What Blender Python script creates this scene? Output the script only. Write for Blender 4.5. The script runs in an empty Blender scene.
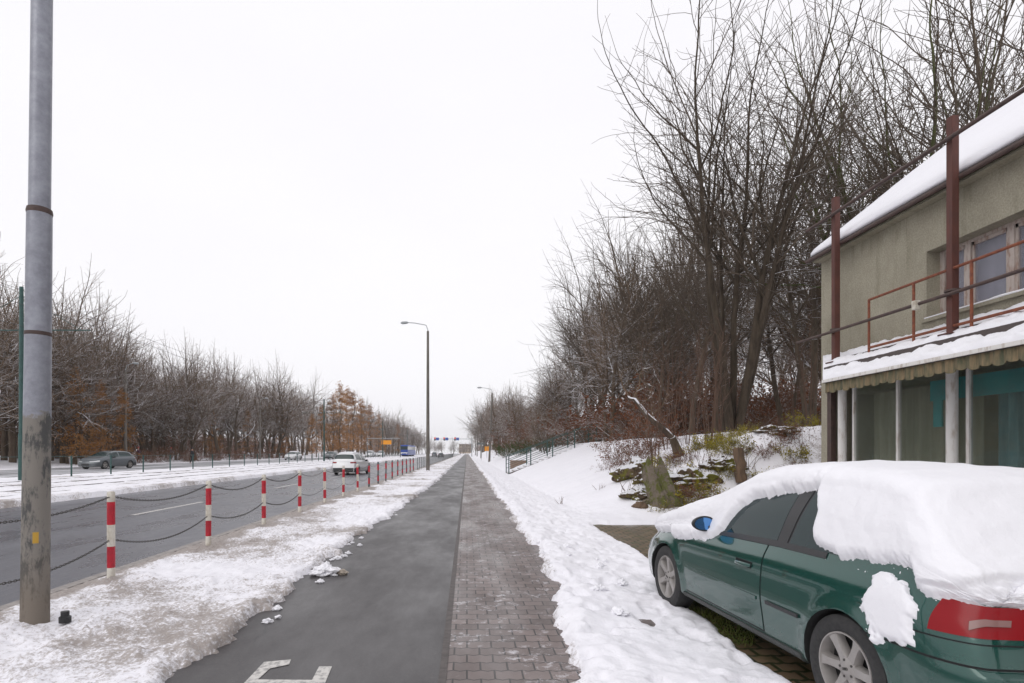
import bpy, bmesh, math, random
import numpy as np
from mathutils import Vector, Matrix
R = math.radians
S = bpy.context.scene
COL = S.collection

# ------------------------------------------------------------------ camera, world, sun, exposure
CAMH = 1.6
cd = bpy.data.cameras.new("camera"); cam = bpy.data.objects.new("camera", cd); COL.objects.link(cam)
cam.location = (0, 0, CAMH); cam.rotation_euler = (R(90), 0, 0)
cd.lens = 20; cd.sensor_width = 36
cd.shift_x = 45/1024; cd.shift_y = (452-341.5)/1024
cd.clip_start = 0.05; cd.clip_end = 5000
S.camera = cam

w = bpy.data.worlds.new("World"); S.world = w; w.use_nodes = True
nt = w.node_tree; nt.nodes.clear()
sky = nt.nodes.new('ShaderNodeTexSky'); sky.sky_type = 'NISHITA'; sky.sun_disc = False
sky.sun_elevation = R(38); sky.sun_rotation = R(215); sky.dust_density = 4; sky.air_density = 1.5
hs = nt.nodes.new('ShaderNodeHueSaturation'); hs.inputs['Saturation'].default_value = 0.0
mixw = nt.nodes.new('ShaderNodeMix'); mixw.data_type = 'RGBA'
mixw.inputs['Factor'].default_value = 0.88
tcw = nt.nodes.new('ShaderNodeTexCoord')
nzw = nt.nodes.new('ShaderNodeTexNoise'); nzw.inputs['Scale'].default_value = 1.6; nzw.inputs['Detail'].default_value = 3
mpw = nt.nodes.new('ShaderNodeMapping'); mpw.inputs['Scale'].default_value = (1, 1, 3)
rmw = nt.nodes.new('ShaderNodeValToRGB')
rmw.color_ramp.elements[0].position = .35; rmw.color_ramp.elements[0].color = (10.75, 10.6, 11.1, 1)
rmw.color_ramp.elements[1].position = .65; rmw.color_ramp.elements[1].color = (11.0, 10.9, 11.25, 1)
bg = nt.nodes.new('ShaderNodeBackground'); bg.inputs['Strength'].default_value = 0.094
out = nt.nodes.new('ShaderNodeOutputWorld')
L = nt.links.new
L(tcw.outputs['Generated'], mpw.inputs['Vector']); L(mpw.outputs['Vector'], nzw.inputs['Vector']); L(nzw.outputs['Fac'], rmw.inputs['Fac'])
L(sky.outputs['Color'], hs.inputs['Color']); L(hs.outputs['Color'], mixw.inputs['A']); L(rmw.outputs['Color'], mixw.inputs['B'])
L(mixw.outputs['Result'], bg.inputs['Color']); L(bg.outputs['Background'], out.inputs['Surface'])
sd = bpy.data.lights.new("sun", 'SUN'); sun = bpy.data.objects.new("sun", sd); COL.objects.link(sun)
sd.energy = 0.5; sd.angle = R(35); sd.color = (1, .97, .93)
sun.rotation_euler = (R(52), 0, R(-35))
S.view_settings.view_transform = 'Standard'; S.view_settings.look = 'None'
S.view_settings.exposure = 0.09; S.view_settings.gamma = 1.0

# ------------------------------------------------------------------ helpers
F = 569.0
def wp(px, py, Y):
    return ((px-467)*Y/F, Y, CAMH-(py-452)*Y/F)

def _hash(ix, iy, seed):
    h = (ix.astype(np.int64)*374761393 + iy.astype(np.int64)*668265263 + seed*1442695041) & 0xffffffff
    h = ((h ^ (h >> 13))*1274126177) & 0xffffffff
    h = h ^ (h >> 16)
    return (h & 0xffffff)/float(0xffffff)
def vn(x, y, seed=0):
    x = np.asarray(x, float); y = np.asarray(y, float)
    ix = np.floor(x); iy = np.floor(y); fx = x-ix; fy = y-iy
    fx = fx*fx*(3-2*fx); fy = fy*fy*(3-2*fy)
    a = _hash(ix, iy, seed); b = _hash(ix+1, iy, seed); c = _hash(ix, iy+1, seed); d = _hash(ix+1, iy+1, seed)
    return (a*(1-fx)+b*fx)*(1-fy)+(c*(1-fx)+d*fx)*fy
def fbm(x, y, f, o=4, seed=0):
    r = 0; a = .5; t = 0
    for k in range(o):
        r = r+a*vn(x*f+17*k, y*f-31*k, seed+k*7); t += a; a *= .5; f *= 2.03
    return r/t
def ss(a, b, x):
    t = np.clip((x-a)/(b-a), 0, 1); return t*t*(3-2*t)

def mesh_np(name, V, Fc, mat=None, smooth=False, parent=None, attrs=None):
    V = np.asarray(V, np.float32); Fc = np.asarray(Fc, np.int32)
    me = bpy.data.meshes.new(name)
    k = Fc.shape[1]
    me.vertices.add(len(V)); me.vertices.foreach_set('co', V.ravel())
    me.loops.add(Fc.size); me.loops.foreach_set('vertex_index', Fc.ravel())
    me.polygons.add(len(Fc)); me.polygons.foreach_set('loop_start', np.arange(0, Fc.size, k, dtype=np.int32))
    if smooth: me.polygons.foreach_set('use_smooth', np.ones(len(Fc), bool))
    me.update(calc_edges=True)
    if attrs:
        for n, a in attrs.items():
            at = me.attributes.new(n, 'FLOAT', 'POINT'); at.data.foreach_set('value', np.asarray(a, np.float32))
    if mat: me.materials.append(mat)
    o = bpy.data.objects.new(name, me); COL.objects.link(o)
    if parent: o.parent = parent
    return o

class MB:
    def __init__(s): s.v = []; s.f = []; s.m = []; s.cur = 0
    def add(s, vs, fs):
        n = len(s.v); s.v += [tuple(v) for v in vs]; s.f += [tuple(i+n for i in f) for f in fs]; s.m += [s.cur]*len(fs); return s
    def box(s, x0, x1, y0, y1, z0, z1):
        if x0 > x1: x0, x1 = x1, x0
        if y0 > y1: y0, y1 = y1, y0
        if z0 > z1: z0, z1 = z1, z0
        v = [(x0,y0,z0),(x1,y0,z0),(x1,y1,z0),(x0,y1,z0),(x0,y0,z1),(x1,y0,z1),(x1,y1,z1),(x0,y1,z1)]
        return s.add(v, [(0,3,2,1),(4,5,6,7),(0,1,5,4),(1,2,6,5),(2,3,7,6),(3,0,4,7)])
    def tube(s, pts, rad, k=8, caps=True):
        pts = [Vector(p) for p in pts]; n = len(pts)
        if not hasattr(rad, '__len__'): rad = [rad]*n
        rings = []; prev = None
        for i in range(n):
            d = (pts[min(i+1, n-1)]-pts[max(i-1, 0)]).normalized()
            if prev is None:
                a = d.cross(Vector((0,0,1)));
                if a.length < .2: a = d.cross(Vector((1,0,0)))
            else: a = prev-d*prev.dot(d)
            a.normalize(); prev = a; b = d.cross(a)
            rings.append([pts[i]+(a*math.cos(2*math.pi*j/k)+b*math.sin(2*math.pi*j/k))*rad[i] for j in range(k)])
        vs = [p for r_ in rings for p in r_]
        fs = [(i*k+j, i*k+(j+1)%k, (i+1)*k+(j+1)%k, (i+1)*k+j) for i in range(n-1) for j in range(k)]
        if caps: fs += [tuple(reversed(range(k))), tuple((n-1)*k+j for j in range(k))]
        return s.add(vs, fs)
    def lathe(s, prof, k=24, axis='z', c=(0,0,0)):
        vs = []
        for r_, h in prof:
            for j in range(k):
                a = 2*math.pi*j/k; x, y = r_*math.cos(a), r_*math.sin(a)
                p = (x, y, h) if axis == 'z' else (x, h, y) if axis == 'y' else (h, x, y)
                vs.append((p[0]+c[0], p[1]+c[1], p[2]+c[2]))
        n = len(prof)
        fs = [(i*k+j, i*k+(j+1)%k, (i+1)*k+(j+1)%k, (i+1)*k+j) for i in range(n-1) for j in range(k)]
        return s.add(vs, fs)
    def build(s, name, mat, parent=None, smooth=False, bevel=0, loc=None):
        me = bpy.data.meshes.new(name); me.from_pydata(s.v, [], s.f); 
        mats = mat if isinstance(mat, (list, tuple)) else [mat]
        for m in mats: me.materials.append(m)
        for p, mi in zip(me.polygons, s.m): p.material_index = mi
        bm = bmesh.new(); bm.from_mesh(me)
        bmesh.ops.remove_doubles(bm, verts=bm.verts, dist=1e-5)
        bmesh.ops.recalc_face_normals(bm, faces=bm.faces)
        if bevel:
            bmesh.ops.bevel(bm, geom=list(bm.edges), offset=bevel, segments=2, profile=.6, affect='EDGES', clamp_overlap=True)
        if smooth:
            for f in bm.faces: f.smooth = True
            for e in bm.edges:
                if len(e.link_faces) == 2 and e.calc_face_angle(0) > R(38): e.smooth = False
        bm.to_mesh(me); bm.free()
        o = bpy.data.objects.new(name, me); COL.objects.link(o)
        if parent: o.parent = parent
        if loc: o.location = loc
        return o

def tag(o, label, cat, group=None):
    o['label'] = label; o['category'] = cat
    if group: o['group'] = group
    return o
def thing(name, loc, label, cat, group=None, rz=0):
    o = bpy.data.objects.new(name, None); COL.objects.link(o); o.empty_display_size = .2
    o.location = loc; o.rotation_euler = (0, 0, rz)
    return tag(o, label, cat, group)
def struct(o, kind='structure'):
    o['kind'] = kind; return o
def copy_tree(o, parent=None):
    c = o.copy(); COL.objects.link(c); c.parent = parent
    for ch in list(o.children): copy_tree(ch, c)
    return c

# ------------------------------------------------------------------ materials
def newmat(name, col=(.5,.5,.5), rough=.6, metal=0, spec=.5):
    m = bpy.data.materials.new(name); m.use_nodes = True
    b = m.node_tree.nodes['Principled BSDF']
    b.inputs['Base Color'].default_value = (*col, 1); b.inputs['Roughness'].default_value = rough
    b.inputs['Metallic'].default_value = metal; b.inputs['Specular IOR Level'].default_value = spec
    return m
class N:
    def __init__(s, m): s.t = m.node_tree; s.b = s.t.nodes['Principled BSDF']; s.out = s.t.nodes['Material Output']
    def n(s, typ, **kw):
        x = s.t.nodes.new(typ)
        for k, v in kw.items():
            if k in x.inputs: x.inputs[k].default_value = v
            else: setattr(x, k, v)
        return x
    def l(s, a, b): s.t.links.new(a, b)
    def pos(s, scale=(1,1,1), obj=True):
        tc = s.n('ShaderNodeTexCoord'); mp = s.n('ShaderNodeMapping'); mp.inputs['Scale'].default_value = scale
        s.l(tc.outputs['Object'] if obj else tc.outputs['Generated'], mp.inputs['Vector']); return mp.outputs['Vector']
    def noise(s, vec, scale, detail=4, rough=.6, dist=0):
        x = s.n('ShaderNodeTexNoise'); x.inputs['Scale'].default_value = scale; x.inputs['Detail'].default_value = detail
        x.inputs['Roughness'].default_value = rough; x.inputs['Distortion'].default_value = dist
        s.l(vec, x.inputs['Vector']); return x.outputs['Fac']
    def ramp(s, fac, a, b, ca=(0,0,0,1), cb=(1,1,1,1)):
        x = s.n('ShaderNodeValToRGB'); e = x.color_ramp.elements
        e[0].position = a; e[1].position = b
        e[0].color = ca if len(ca) == 4 else (*ca, 1); e[1].color = cb if len(cb) == 4 else (*cb, 1)
        s.l(fac, x.inputs['Fac']); return x.outputs['Color']
    def mix(s, fac, a, b, mode='MIX'):
        x = s.n('ShaderNodeMix', data_type='RGBA'); x.blend_type = mode
        for i, v in (('Factor', fac), ('A', a), ('B', b)):
            if isinstance(v, (int, float)): x.inputs[i].default_value = v
            elif isinstance(v, tuple): x.inputs[i].default_value = (*v, 1) if len(v) == 3 else v
            else: s.l(v, x.inputs[i])
        return x.outputs['Result']
    def math(s, op, a, b=0.0):
        x = s.n('ShaderNodeMath', operation=op)
        for i, v in enumerate((a, b)):
            if isinstance(v, (int, float)): x.inputs[i].default_value = v
            else: s.l(v, x.inputs[i])
        return x.outputs[0]
    def bump(s, h, strength=.5, dist=.02):
        x = s.n('ShaderNodeBump'); x.inputs['Strength'].default_value = strength; x.inputs['Distance'].default_value = dist
        s.l(h, x.inputs['Height']); s.l(x.outputs['Normal'], s.b.inputs['Normal'])
    def color(s, c): s.l(c, s.b.inputs['Base Color'])
    def rough(s, c): s.l(c, s.b.inputs['Roughness'])

def two(name, c1, c2, scale, rough=.7, metal=0, bump=0, bscale=None, a=.35, b=.65, spec=.5, vscale=(1,1,1), bdist=.01):
    m = newmat(name, c1, rough, metal, spec); n = N(m); v = n.pos(vscale)
    n.color(n.ramp(n.noise(v, scale, 6, .65), a, b, c1, c2))
    if bump: n.bump(n.noise(v, bscale or scale*4, 5, .6), bump, bdist)
    return m

# snow on the ground: white, dirtier where the 'dirt' attribute says slush, grit or leaves lie
def snow_ground():
    m = newmat('snow', (.84,.85,.88), .65, 0, .3); n = N(m); v = n.pos()
    at = n.n('ShaderNodeAttribute', attribute_name='dirt')
    n1 = n.noise(v, 5, 8, .72); n2 = n.noise(v, 28, 6, .7); n3 = n.noise(v, 1.1, 3)
    comb = n.math('ADD', n.math('MULTIPLY', n1, .38), n.math('MULTIPLY', n2, .62))
    th = n.math('ADD', n.math('SUBTRACT', comb, 1.02), at.outputs['Fac'])
    f = n.math('MULTIPLY', n.ramp(th, -.02, .13), .9)
    dirt = n.ramp(n2, .35, .7, (.17,.135,.11), (.42,.37,.34))
    clean = n.ramp(n3, .3, .7, (.855,.845,.89), (.895,.885,.925))
    grit = n.ramp(n.noise(v, 60, 3, .7), .6, .72)
    base = n.mix(n.math('MULTIPLY', grit, n.math('MULTIPLY', at.outputs['Fac'], .5)), clean, (.4,.34,.3))
    n.color(n.mix(f, base, dirt))
    h = n.math('ADD', n.noise(v, 9, 8, .65), n.math('MULTIPLY', n.noise(v, 45, 5, .7), .25))
    n.bump(h, .45, .035)
    return m
M = {}
M['snow_ground'] = snow_ground()
def snow_obj(name='fresh_snow', bs=14, d=.015):
    m = newmat(name, (.87,.865,.90), .6, 0, .3); n = N(m); v = n.pos()
    n.b.inputs['Subsurface Weight'].default_value = .0
    h = n.math('ADD', n.noise(v, bs, 6, .6), n.math('MULTIPLY', n.noise(v, bs*6, 4, .7), .25)); n.bump(h, .4, d); return m
M['snow'] = snow_obj()
M['car_snow'] = snow_obj('car_snow', 16, .016)

def asphalt(name, c1, c2, r1, r2, streak=True, patch=None):
    m = newmat(name, c1, .6); n = N(m); v = n.pos()
    g = n.noise(v, 120, 3, .8); big = n.noise(n.pos((.9,.4,1)) if streak else v, 1.1, 6, .7)
    base = n.mix(big, c1, c2)
    base = n.mix(n.ramp(g, .62, .72), base, tuple(min(1, c*2.0) for c in c2))
    g2 = n.noise(v, 38, 4, .85); base = n.mix(n.math('MULTIPLY', n.ramp(g2, .5, .66), .55), base, tuple(c*1.9 for c in c2)); base = n.mix(n.math('MULTIPLY', n.ramp(g2, .46, .34), .5), base, tuple(c*.45 for c in c1))
    base = n.mix(n.math('MULTIPLY', n.ramp(n.noise(v, .35, 6, .7), .5, .62), .35), base, tuple(c*.6 for c in c1))
    # cracks
    vo = n.n('ShaderNodeTexVoronoi', feature='DISTANCE_TO_EDGE'); vo.inputs['Scale'].default_value = .45
    wv = n.n('ShaderNodeTexNoise'); wv.inputs['Scale'].default_value = 2.5; wv.inputs['Detail'].default_value = 6; n.l(v, wv.inputs['Vector'])
    n.l(n.mix(.22, v, wv.outputs['Color']), vo.inputs['Vector'])
    crack = n.math('MULTIPLY', n.ramp(vo.outputs['Distance'], .0, .008, (1,1,1), (0,0,0)), n.ramp(n.noise(v, .5, 2), .5, .6))
    base = n.mix(n.math('MULTIPLY', crack, .6), base, (.02,.02,.02))
    n.color(base)
    rr = n.n('ShaderNodeMapRange'); rr.inputs['From Min'].default_value = .38; rr.inputs['From Max'].default_value = .62
    rr.inputs['To Min'].default_value = r1; rr.inputs['To Max'].default_value = r2
    n.l(n.noise(n.pos((1.3,.45,1)), .8, 6, .68), rr.inputs['Value']); n.rough(rr.outputs['Result'])
    n.bump(n.math('ADD', g, n.math('MULTIPLY', n.noise(v, 30, 3), .4)), .25, .004)
    return m
M['path'] = asphalt('path_asphalt', (.058,.053,.054), (.086,.079,.08), .34, .55)
M['road'] = asphalt('road_asphalt', (.105,.105,.125), (.15,.15,.175), .22, .42)

def pavers(name, moss=False):
    m = newmat(name, (.3,.3,.3), .6); n = N(m); v = n.pos()
    wob = n.n('ShaderNodeTexWave', wave_profile='TRI'); wob.inputs['Scale'].default_value = 1.55; wob.bands_direction = 'X'
    br = n.n('ShaderNodeTexBrick'); br.inputs['Scale'].default_value = 1.0
    br.inputs['Brick Width'].default_value = .2; br.inputs['Row Height'].default_value = .16
    br.inputs['Mortar Size'].default_value = .007; br.inputs['Mortar Smooth'].default_value = .3
    br.offset = .5
    sep = n.n('ShaderNodeSeparateXYZ'); n.l(v, sep.inputs['Vector'])
    x = sep.outputs['X']; y = sep.outputs['Y']
    zz = n.math('MULTIPLY', n.math('PINGPONG', x, .05), .42)
    cmb = n.n('ShaderNodeCombineXYZ'); n.l(x, cmb.inputs['X']); n.l(n.math('ADD', y, zz), cmb.inputs['Y'])
    n.l(cmb.outputs['Vector'], br.inputs['Vector'])
    if moss:
        br.inputs['Color1'].default_value = (.135,.09,.055,1); br.inputs['Color2'].default_value = (.21,.145,.09,1); br.inputs['Mortar'].default_value = (.03,.035,.012,1)
        br.inputs['Mortar Size'].default_value = .02
        c = n.mix(n.ramp(n.noise(v, 3.5, 7, .75), .50, .66), br.outputs['Color'], (.07,.075,.025))
    else:
        br.inputs['Color1'].default_value = (.13,.10,.092,1); br.inputs['Color2'].default_value = (.215,.165,.152,1); br.inputs['Mortar'].default_value = (.016,.016,.014,1)
        c = n.mix(n.ramp(n.noise(v, 1.6, 7, .7), .35, .7), br.outputs['Color'], (.10,.09,.088), 'MIX')
        c = n.mix(.5, c, br.outputs['Color'])
        # remains of trodden snow
        sp = n.math('MULTIPLY', n.ramp(n.noise(v, 1.3, 3), .47, .57), n.ramp(n.noise(v, 7, 7, .8), .535, .62))
        c = n.mix(n.math('MULTIPLY', sp, .75), c, (.62,.6,.63))
    n.color(c)
    n.rough(n.ramp(n.noise(n.pos((1,.25,1)), 1.8, 5), .35, .65, (.25,.25,.25), (.62,.62,.62)))
    h = n.math('ADD', n.math('MULTIPLY', br.outputs['Fac'], -1.0), n.math('MULTIPLY', n.noise(v, 60, 4), .15))
    n.bump(h, .6, .008)
    return m
M['pavers'] = pavers('wet_pavers'); M['pad'] = pavers('mossy_pavers', True)
M['kerb'] = two('kerb_stone', (.22,.2,.19), (.36,.33,.31), 8, .7, bump=.3, bscale=40)
M['edging'] = two('edging_stone', (.075,.065,.062), (.12,.105,.10), 12, .7, bump=.3, bscale=40)
M['paint'] = two('worn_white_paint', (.62,.6,.57), (.3,.29,.28), 22, .6, a=.45, b=.62)
M['red'] = two('red_paint', (.50,.012,.03), (.33,.01,.022), 14, .45)
M['white_post'] = two('dirty_white_paint', (.68,.65,.58), (.42,.37,.29), 9, .6, a=.4, b=.72)
M['grey_post'] = two('dark_grey_paint', (.10,.11,.11), (.17,.18,.18), 9, .5)
M['chain'] = newmat('chain_steel', (.09,.085,.08), .55, .6)
M['green_steel'] = two('green_painted_steel', (.014,.055,.05), (.03,.085,.075), 6, .5)
M['concrete'] = two('lamp_post_concrete', (.11,.10,.085), (.19,.17,.15), 5, .8, vscale=(1,1,.3), bump=.2)
M['lamp_grey'] = newmat('lamp_housing', (.35,.37,.38), .5)
M['black'] = newmat('black_plastic', (.015,.015,.016), .45)
M['rubber'] = two('tyre_rubber', (.018,.018,.019), (.035,.034,.033), 30, .75)
M['rust'] = two('rusty_paint', (.125,.040,.028), (.07,.028,.022), 7, .7, bump=.3, a=.3, b=.7, vscale=(1,1,.4))
M['rust_rail'] = two('rusty_rail', (.27,.085,.038), (.15,.045,.028), 20, .75, bump=.3)
M['dark_pipe'] = two('dark_pipe', (.055,.035,.032), (.09,.055,.045), 10, .65)
M['white_wood'] = two('flaking_white_wood', (.74,.72,.69), (.44,.37,.31), 12, .65, a=.5, b=.7, vscale=(1,1,.25), bump=.2)
M['cream_wood'] = two('flaking_cream_wood', (.46,.40,.36), (.27,.17,.13), 14, .7, a=.48, b=.66, vscale=(1,1,.3), bump=.2)
M['teal'] = two('teal_fabric', (.02,.60,.62), (.02,.45,.50), 3, .8)
M['red_lens'] = newmat('red_lens', (.25,.002,.006), .2, 0, .3); pass
M['clear_lens'] = newmat('clear_lens', (.24,.13,.12), .25)
M['orange'] = newmat('orange_sign', (.85,.33,.01), .5)
M['sign_blue'] = newmat('blue_sign', (.02,.09,.42), .4)
M['yellow'] = newmat('yellow_sticker', (.50,.30,.04), .6)

def render_wall():
    m = newmat('roughcast', (.2,.2,.16), .9, 0, .2); n = N(m); v = n.pos()
    a = n.ramp(n.noise(v, 1.1, 8, .7), .3, .7, (.34,.31,.235), (.50,.46,.36))
    b = n.mix(n.math('MULTIPLY', n.ramp(n.noise(n.pos((1,2.2,.35)), 1.8, 6, .7), .52, .68), .5), a, (.19,.185,.12))
    n.color(n.mix(n.ramp(n.noise(v, 40, 3), .35, .65), b, n.mix(.35, b, (.1,.1,.08))))
    n.bump(n.noise(v, 38, 6, .8), .9, .02); return m
M['roughcast'] = render_wall()
def valance():
    m = newmat('canopy_valance', (.2,.16,.1), .8); n = N(m); v = n.pos()
    c = n.ramp(n.noise(n.pos((1,9,1.5)), 1.6, 5, .7), .38, .62, (.09,.095,.055), (.25,.18,.10))
    n.color(c); n.bump(n.noise(v, 20), .3); return m
M['valance'] = valance()
def glass_mat(name, col, alpha, rough=.03):
    m = newmat(name, col, rough, 0, .6); n = N(m)
    n.b.inputs['Alpha'].default_value = alpha
    n.bump(n.noise(n.pos(), 1.5, 2), .02, .05); return m
M['shop_glass'] = glass_mat('shop_glass', (.13,.15,.115), .34)
M['win_glass'] = glass_mat('window_glass', (.25,.25,.30), .35)
M['curtain'] = two('net_curtain', (.50,.50,.58), (.62,.62,.70), 3, .9, vscale=(1,6,.6))
M['interior'] = two('dim_interior', (.42,.36,.26), (.22,.24,.17), 1.2, .9)
M['interior_teal'] = two('teal_interior', (.10,.34,.36), (.25,.30,.27), 1.6, .9)

def bark(name, c1, c2, snow=.5, h0=None, scale=6, snowc=(.8,.8,.84)):
    m = newmat(name, c1, .85, 0, .2); n = N(m); v = n.pos()
    base = n.ramp(n.noise(n.pos((1,1,.25)), scale, 6, .7), .35, .65, c1, c2)
    g = n.n('ShaderNodeNewGeometry'); sep = n.n('ShaderNodeSeparateXYZ'); n.l(g.outputs['Normal'], sep.inputs['Vector'])
    lo = .86-.75*snow
    nz = n.math('ADD', sep.outputs['Z'], n.math('MULTIPLY', n.math('SUBTRACT', n.noise(v, 2.2, 4, .7), .5), 1.3))
    if h0:
        sp = n.n('ShaderNodeSeparateXYZ'); n.l(v, sp.inputs['Vector'])
        nz = n.math('SUBTRACT', nz, n.math('MULTIPLY', n.math('MAXIMUM', n.math('SUBTRACT', sp.outputs['Z'], h0), 0.0), .055))
    n.color(n.mix(n.ramp(nz, lo, lo+.12), base, snowc))
    n.bump(n.noise(n.pos((1,1,.2)), 14, 4), .5, .03)
    return m
M['bark'] = bark('winter_bark', (.065,.05,.037), (.13,.102,.075), .26, 5)
M['twig'] = bark('winter_twig', (.085,.066,.05), (.14,.11,.085), .24, 4)
M['bark_snowy'] = bark('snowy_bark', (.07,.05,.035), (.13,.098,.07), .48)
M['twig_snowy'] = bark('snowy_twig', (.125,.086,.058), (.22,.155,.105), .40)
M['bark_hero'] = bark('dark_wet_bark', (.038,.029,.021), (.085,.066,.048), .24, 5)
M['bark_moss'] = bark('mossy_bark', (.06,.065,.03), (.10,.11,.04), .08, 3)
M['sapling'] = bark('sapling_bark', (.10,.062,.045), (.15,.095,.07), .14)
def leafm(name, c1, c2):
    m = newmat(name, c1, .8, 0, .2); n = N(m)
    n.color(n.ramp(n.noise(n.pos(), 3, 3), .3, .7, c1, c2)); return m
M['leaf_brown'] = leafm('brown_leaves', (.20,.075,.035), (.11,.05,.03))
M['leaf_larch'] = leafm('larch_needles', (.42,.205,.06), (.28,.13,.045))
M['leaf_yellow'] = leafm('yellow_green_leaves', (.20,.19,.02), (.33,.26,.03))
M['leaf_green'] = leafm('dark_green_leaves', (.03,.055,.015), (.06,.10,.02))
M['moss_rock'] = M['earth0'] if False else two('mossy_stump', (.19,.155,.12), (.12,.125,.035), 5.5, .95, bump=1, bscale=11, bdist=.09, a=.47, b=.56)
M['wood_cut'] = two('rotten_wood', (.16,.10,.06), (.09,.06,.04), 12, .85, bump=.5, vscale=(1,1,.3))
M['brown_stone'] = two('brown_concrete', (.22,.14,.10), (.30,.21,.16), 3, .85)
M['roof_dark'] = two('dark_roofing', (.045,.035,.035), (.08,.06,.055), 14, .8, vscale=(1,6,1))
M['grass'] = leafm('winter_grass', (.07,.10,.02), (.13,.14,.035))

# ------------------------------------------------------------------ the setting: ground
def terrain(X, Y):
    right = np.clip((X-2.9)*.39, 0, 2.15)
    right = right - .35*np.exp(-((right-2.15)/.3)**2)*0
    right = right + np.clip((X-8.4)*.045, 0, 2.6)
    g = ss(12.7, 15.6, Y-0.18*np.clip(X-4, 0, 6))
    right = right*g
    # behind the house the bank carries on
    right = np.maximum(right, ss(15.5, 19, X)*np.clip((X-15.5)*.3, 0, 2.4))
    roll = (fbm(X, Y, .12, 3, 5)-.5)*.7*ss(6, 12, X)*g
    left = .03*ss(-13.9, -14.3, X)+.22*ss(-14.5, -22, X)+.50*ss(-37, -46, X)+np.clip((-46-X)*.03, 0, 3)
    rl = (fbm(X, Y, .06, 3, 9)-.5)*.8*ss(-40, -55, X)
    return right+roll+left+rl
def edge_left(X, Y):   # >0 : snow of the verge left of the asphalt path
    return (-2.04+np.clip((Y-6)*.017, 0, .45)) - X
def edge_right(X, Y):  # >0 : snow right of the pavers
    return X-(.70+.34*ss(3.9, 8.5, Y)) - .25*ss(60, 200, Y)*0
def ground_z(X, Y):
    T = terrain(X, Y)
    fine = 1-ss(25, 70, np.hypot(X, Y))
    n1 = (fbm(X, Y, 1.7, 4, 1)-.5); n2 = fbm(X, Y, 7.5, 4, 2)-.5; n3 = fbm(X, Y, 22, 3, 3)-.5
    lump = np.maximum(fbm(X, Y, 5.5, 3, 4)-.52, 0)
    el = edge_left(X, Y)+n1*.45+n2*.22
    er = edge_right(X, Y)+n1*.35+n2*.16
    # mossy pad where the car stands
    pe = np.minimum(np.minimum(X-(2.25+.5*ss(6.2, 7.6, Y)), 4.55+.25*ss(9,12,Y)*0-X), np.minimum(12.45-Y, Y+6))+n1*.3+n2*.1
    ridge = .05*np.exp(-((el-.22)/.16)**2)
    thL = .036+.8*ridge+n2*.045+n3*.04+lump*.15+n1*.03
    thR = .06+n2*.05+n3*.024+n1*.09+.05*np.exp(-((er-.35)/.2)**2)+lump*.08
    trod = ss(.55, .62, fbm(X, Y, 4.2, 2, 31))*ss(2.6, 1.2, X-.3)
    thR = thR-trod*.05
    smooth_bank = ss(3.2, 4.2, X)*ss(12.4, 13.5, Y)
    thR = thR*(1-.6*smooth_bank)+.06*smooth_bank
    z = np.where(X < -.6, -.07+(thL+.07)*ss(0, .11, el), -.07+(thR+.07)*ss(0, .13, er))
    z = np.where(X > 1.6, np.where(pe > 0, -.05-(0)*pe, z), z)
    z = np.where(X > 1.6, -.06+(z+.06)*ss(.02, -.12, pe), z)
    # kerb side of the verge thins out
    kz = ss(-4.72, -4.35, X)
    z = np.where((X < -4.0), z*(.35+.65*kz), z)
    far = ss(90, 160, Y)
    # road cuts
    inroad = (X < -4.66) & (X > -13.95)
    z = np.where(inroad, -.22, z)
    med = (X <= -13.95)
    zm = .06+n2*.05*fine+n1*.06
    zm = zm + .10*np.exp(-((X+14.6)/.5)**2)
    inroad2 = (X < -23.6) & (X > -34)
    zm = np.where(inroad2, -.05, zm)
    z = np.where(med, zm, z)
    return z+T
def axis(parts):
    a = [np.arange(s, e, st) for s, e, st in parts]; return np.unique(np.round(np.concatenate(a), 4))
xs = axis([(-420, -100, 16), (-100, -40, 3), (-40, -23, .8), (-23, -14.4, .3), (-14.4, -13.8, .08), (-13.8, -4.9, 1.2), (-4.9, -1.2, .026), (-1.2, .45, .15),
           (.45, 3.2, .028), (3.2, 9.5, .09), (9.5, 18, .4), (18, 60, 2), (60, 440, 20)])
ys = [3.0]
while ys[-1] < 900: ys.append(ys[-1]*1.0068)
ys = np.concatenate([np.array([-160, -80, -40, -20, -10, -6, -3, -1, 0, 1, 2, 2.5]), np.array(ys)])
GX, GY = np.meshgrid(xs, ys)
GZ = ground_z(GX, GY)
nx, ny = len(xs), len(ys)
idx = np.arange(nx*ny).reshape(ny, nx)
Q = np.stack([idx[:-1,:-1], idx[:-1,1:], idx[1:,1:], idx[1:,:-1]], -1).reshape(-1, 4)
# how dirty the snow is
n_ = fbm(GX, GY, .8, 4, 60)
dirt = .16+0*GX
lv = (GX < -1.2) & (GX > -4.8)
kerbside = ss(-3.9, -4.75, GX+(fbm(GX,GY,1.4,3,71)-.5)*1.2)
dirt = np.where(lv, .535+.40*kerbside+(n_-.5)*.4+.02*ss(.25, 0, edge_left(GX, GY)), dirt)
rv = (GX > .4) & (GX < 2.9)
dirt = np.where(rv, .27+.34*ss(.35, 0, edge_right(GX, GY))+(n_-.5)*.4, dirt)
dirt = np.where((GX < -13.9) & (GX > -14.25), .55+(n_-.5)*.4, dirt)
dirt = np.where((GX <= -15.3) & (GX > -37), .46+(n_-.5)*.5, dirt)
bankd = ss(5.5, 7.5, GX)*ss(16, 13.6, GY)*ss(12.3, 13, GY)
dirt = np.where((GX > 5) & (GY > 12), .17+.62*bankd+.45*ss(8.6, 10, GX)*ss(.45, .6, n_), dirt)
dirt = np.where(GX < -37, .3+.3*(n_-.5), dirt)
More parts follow.
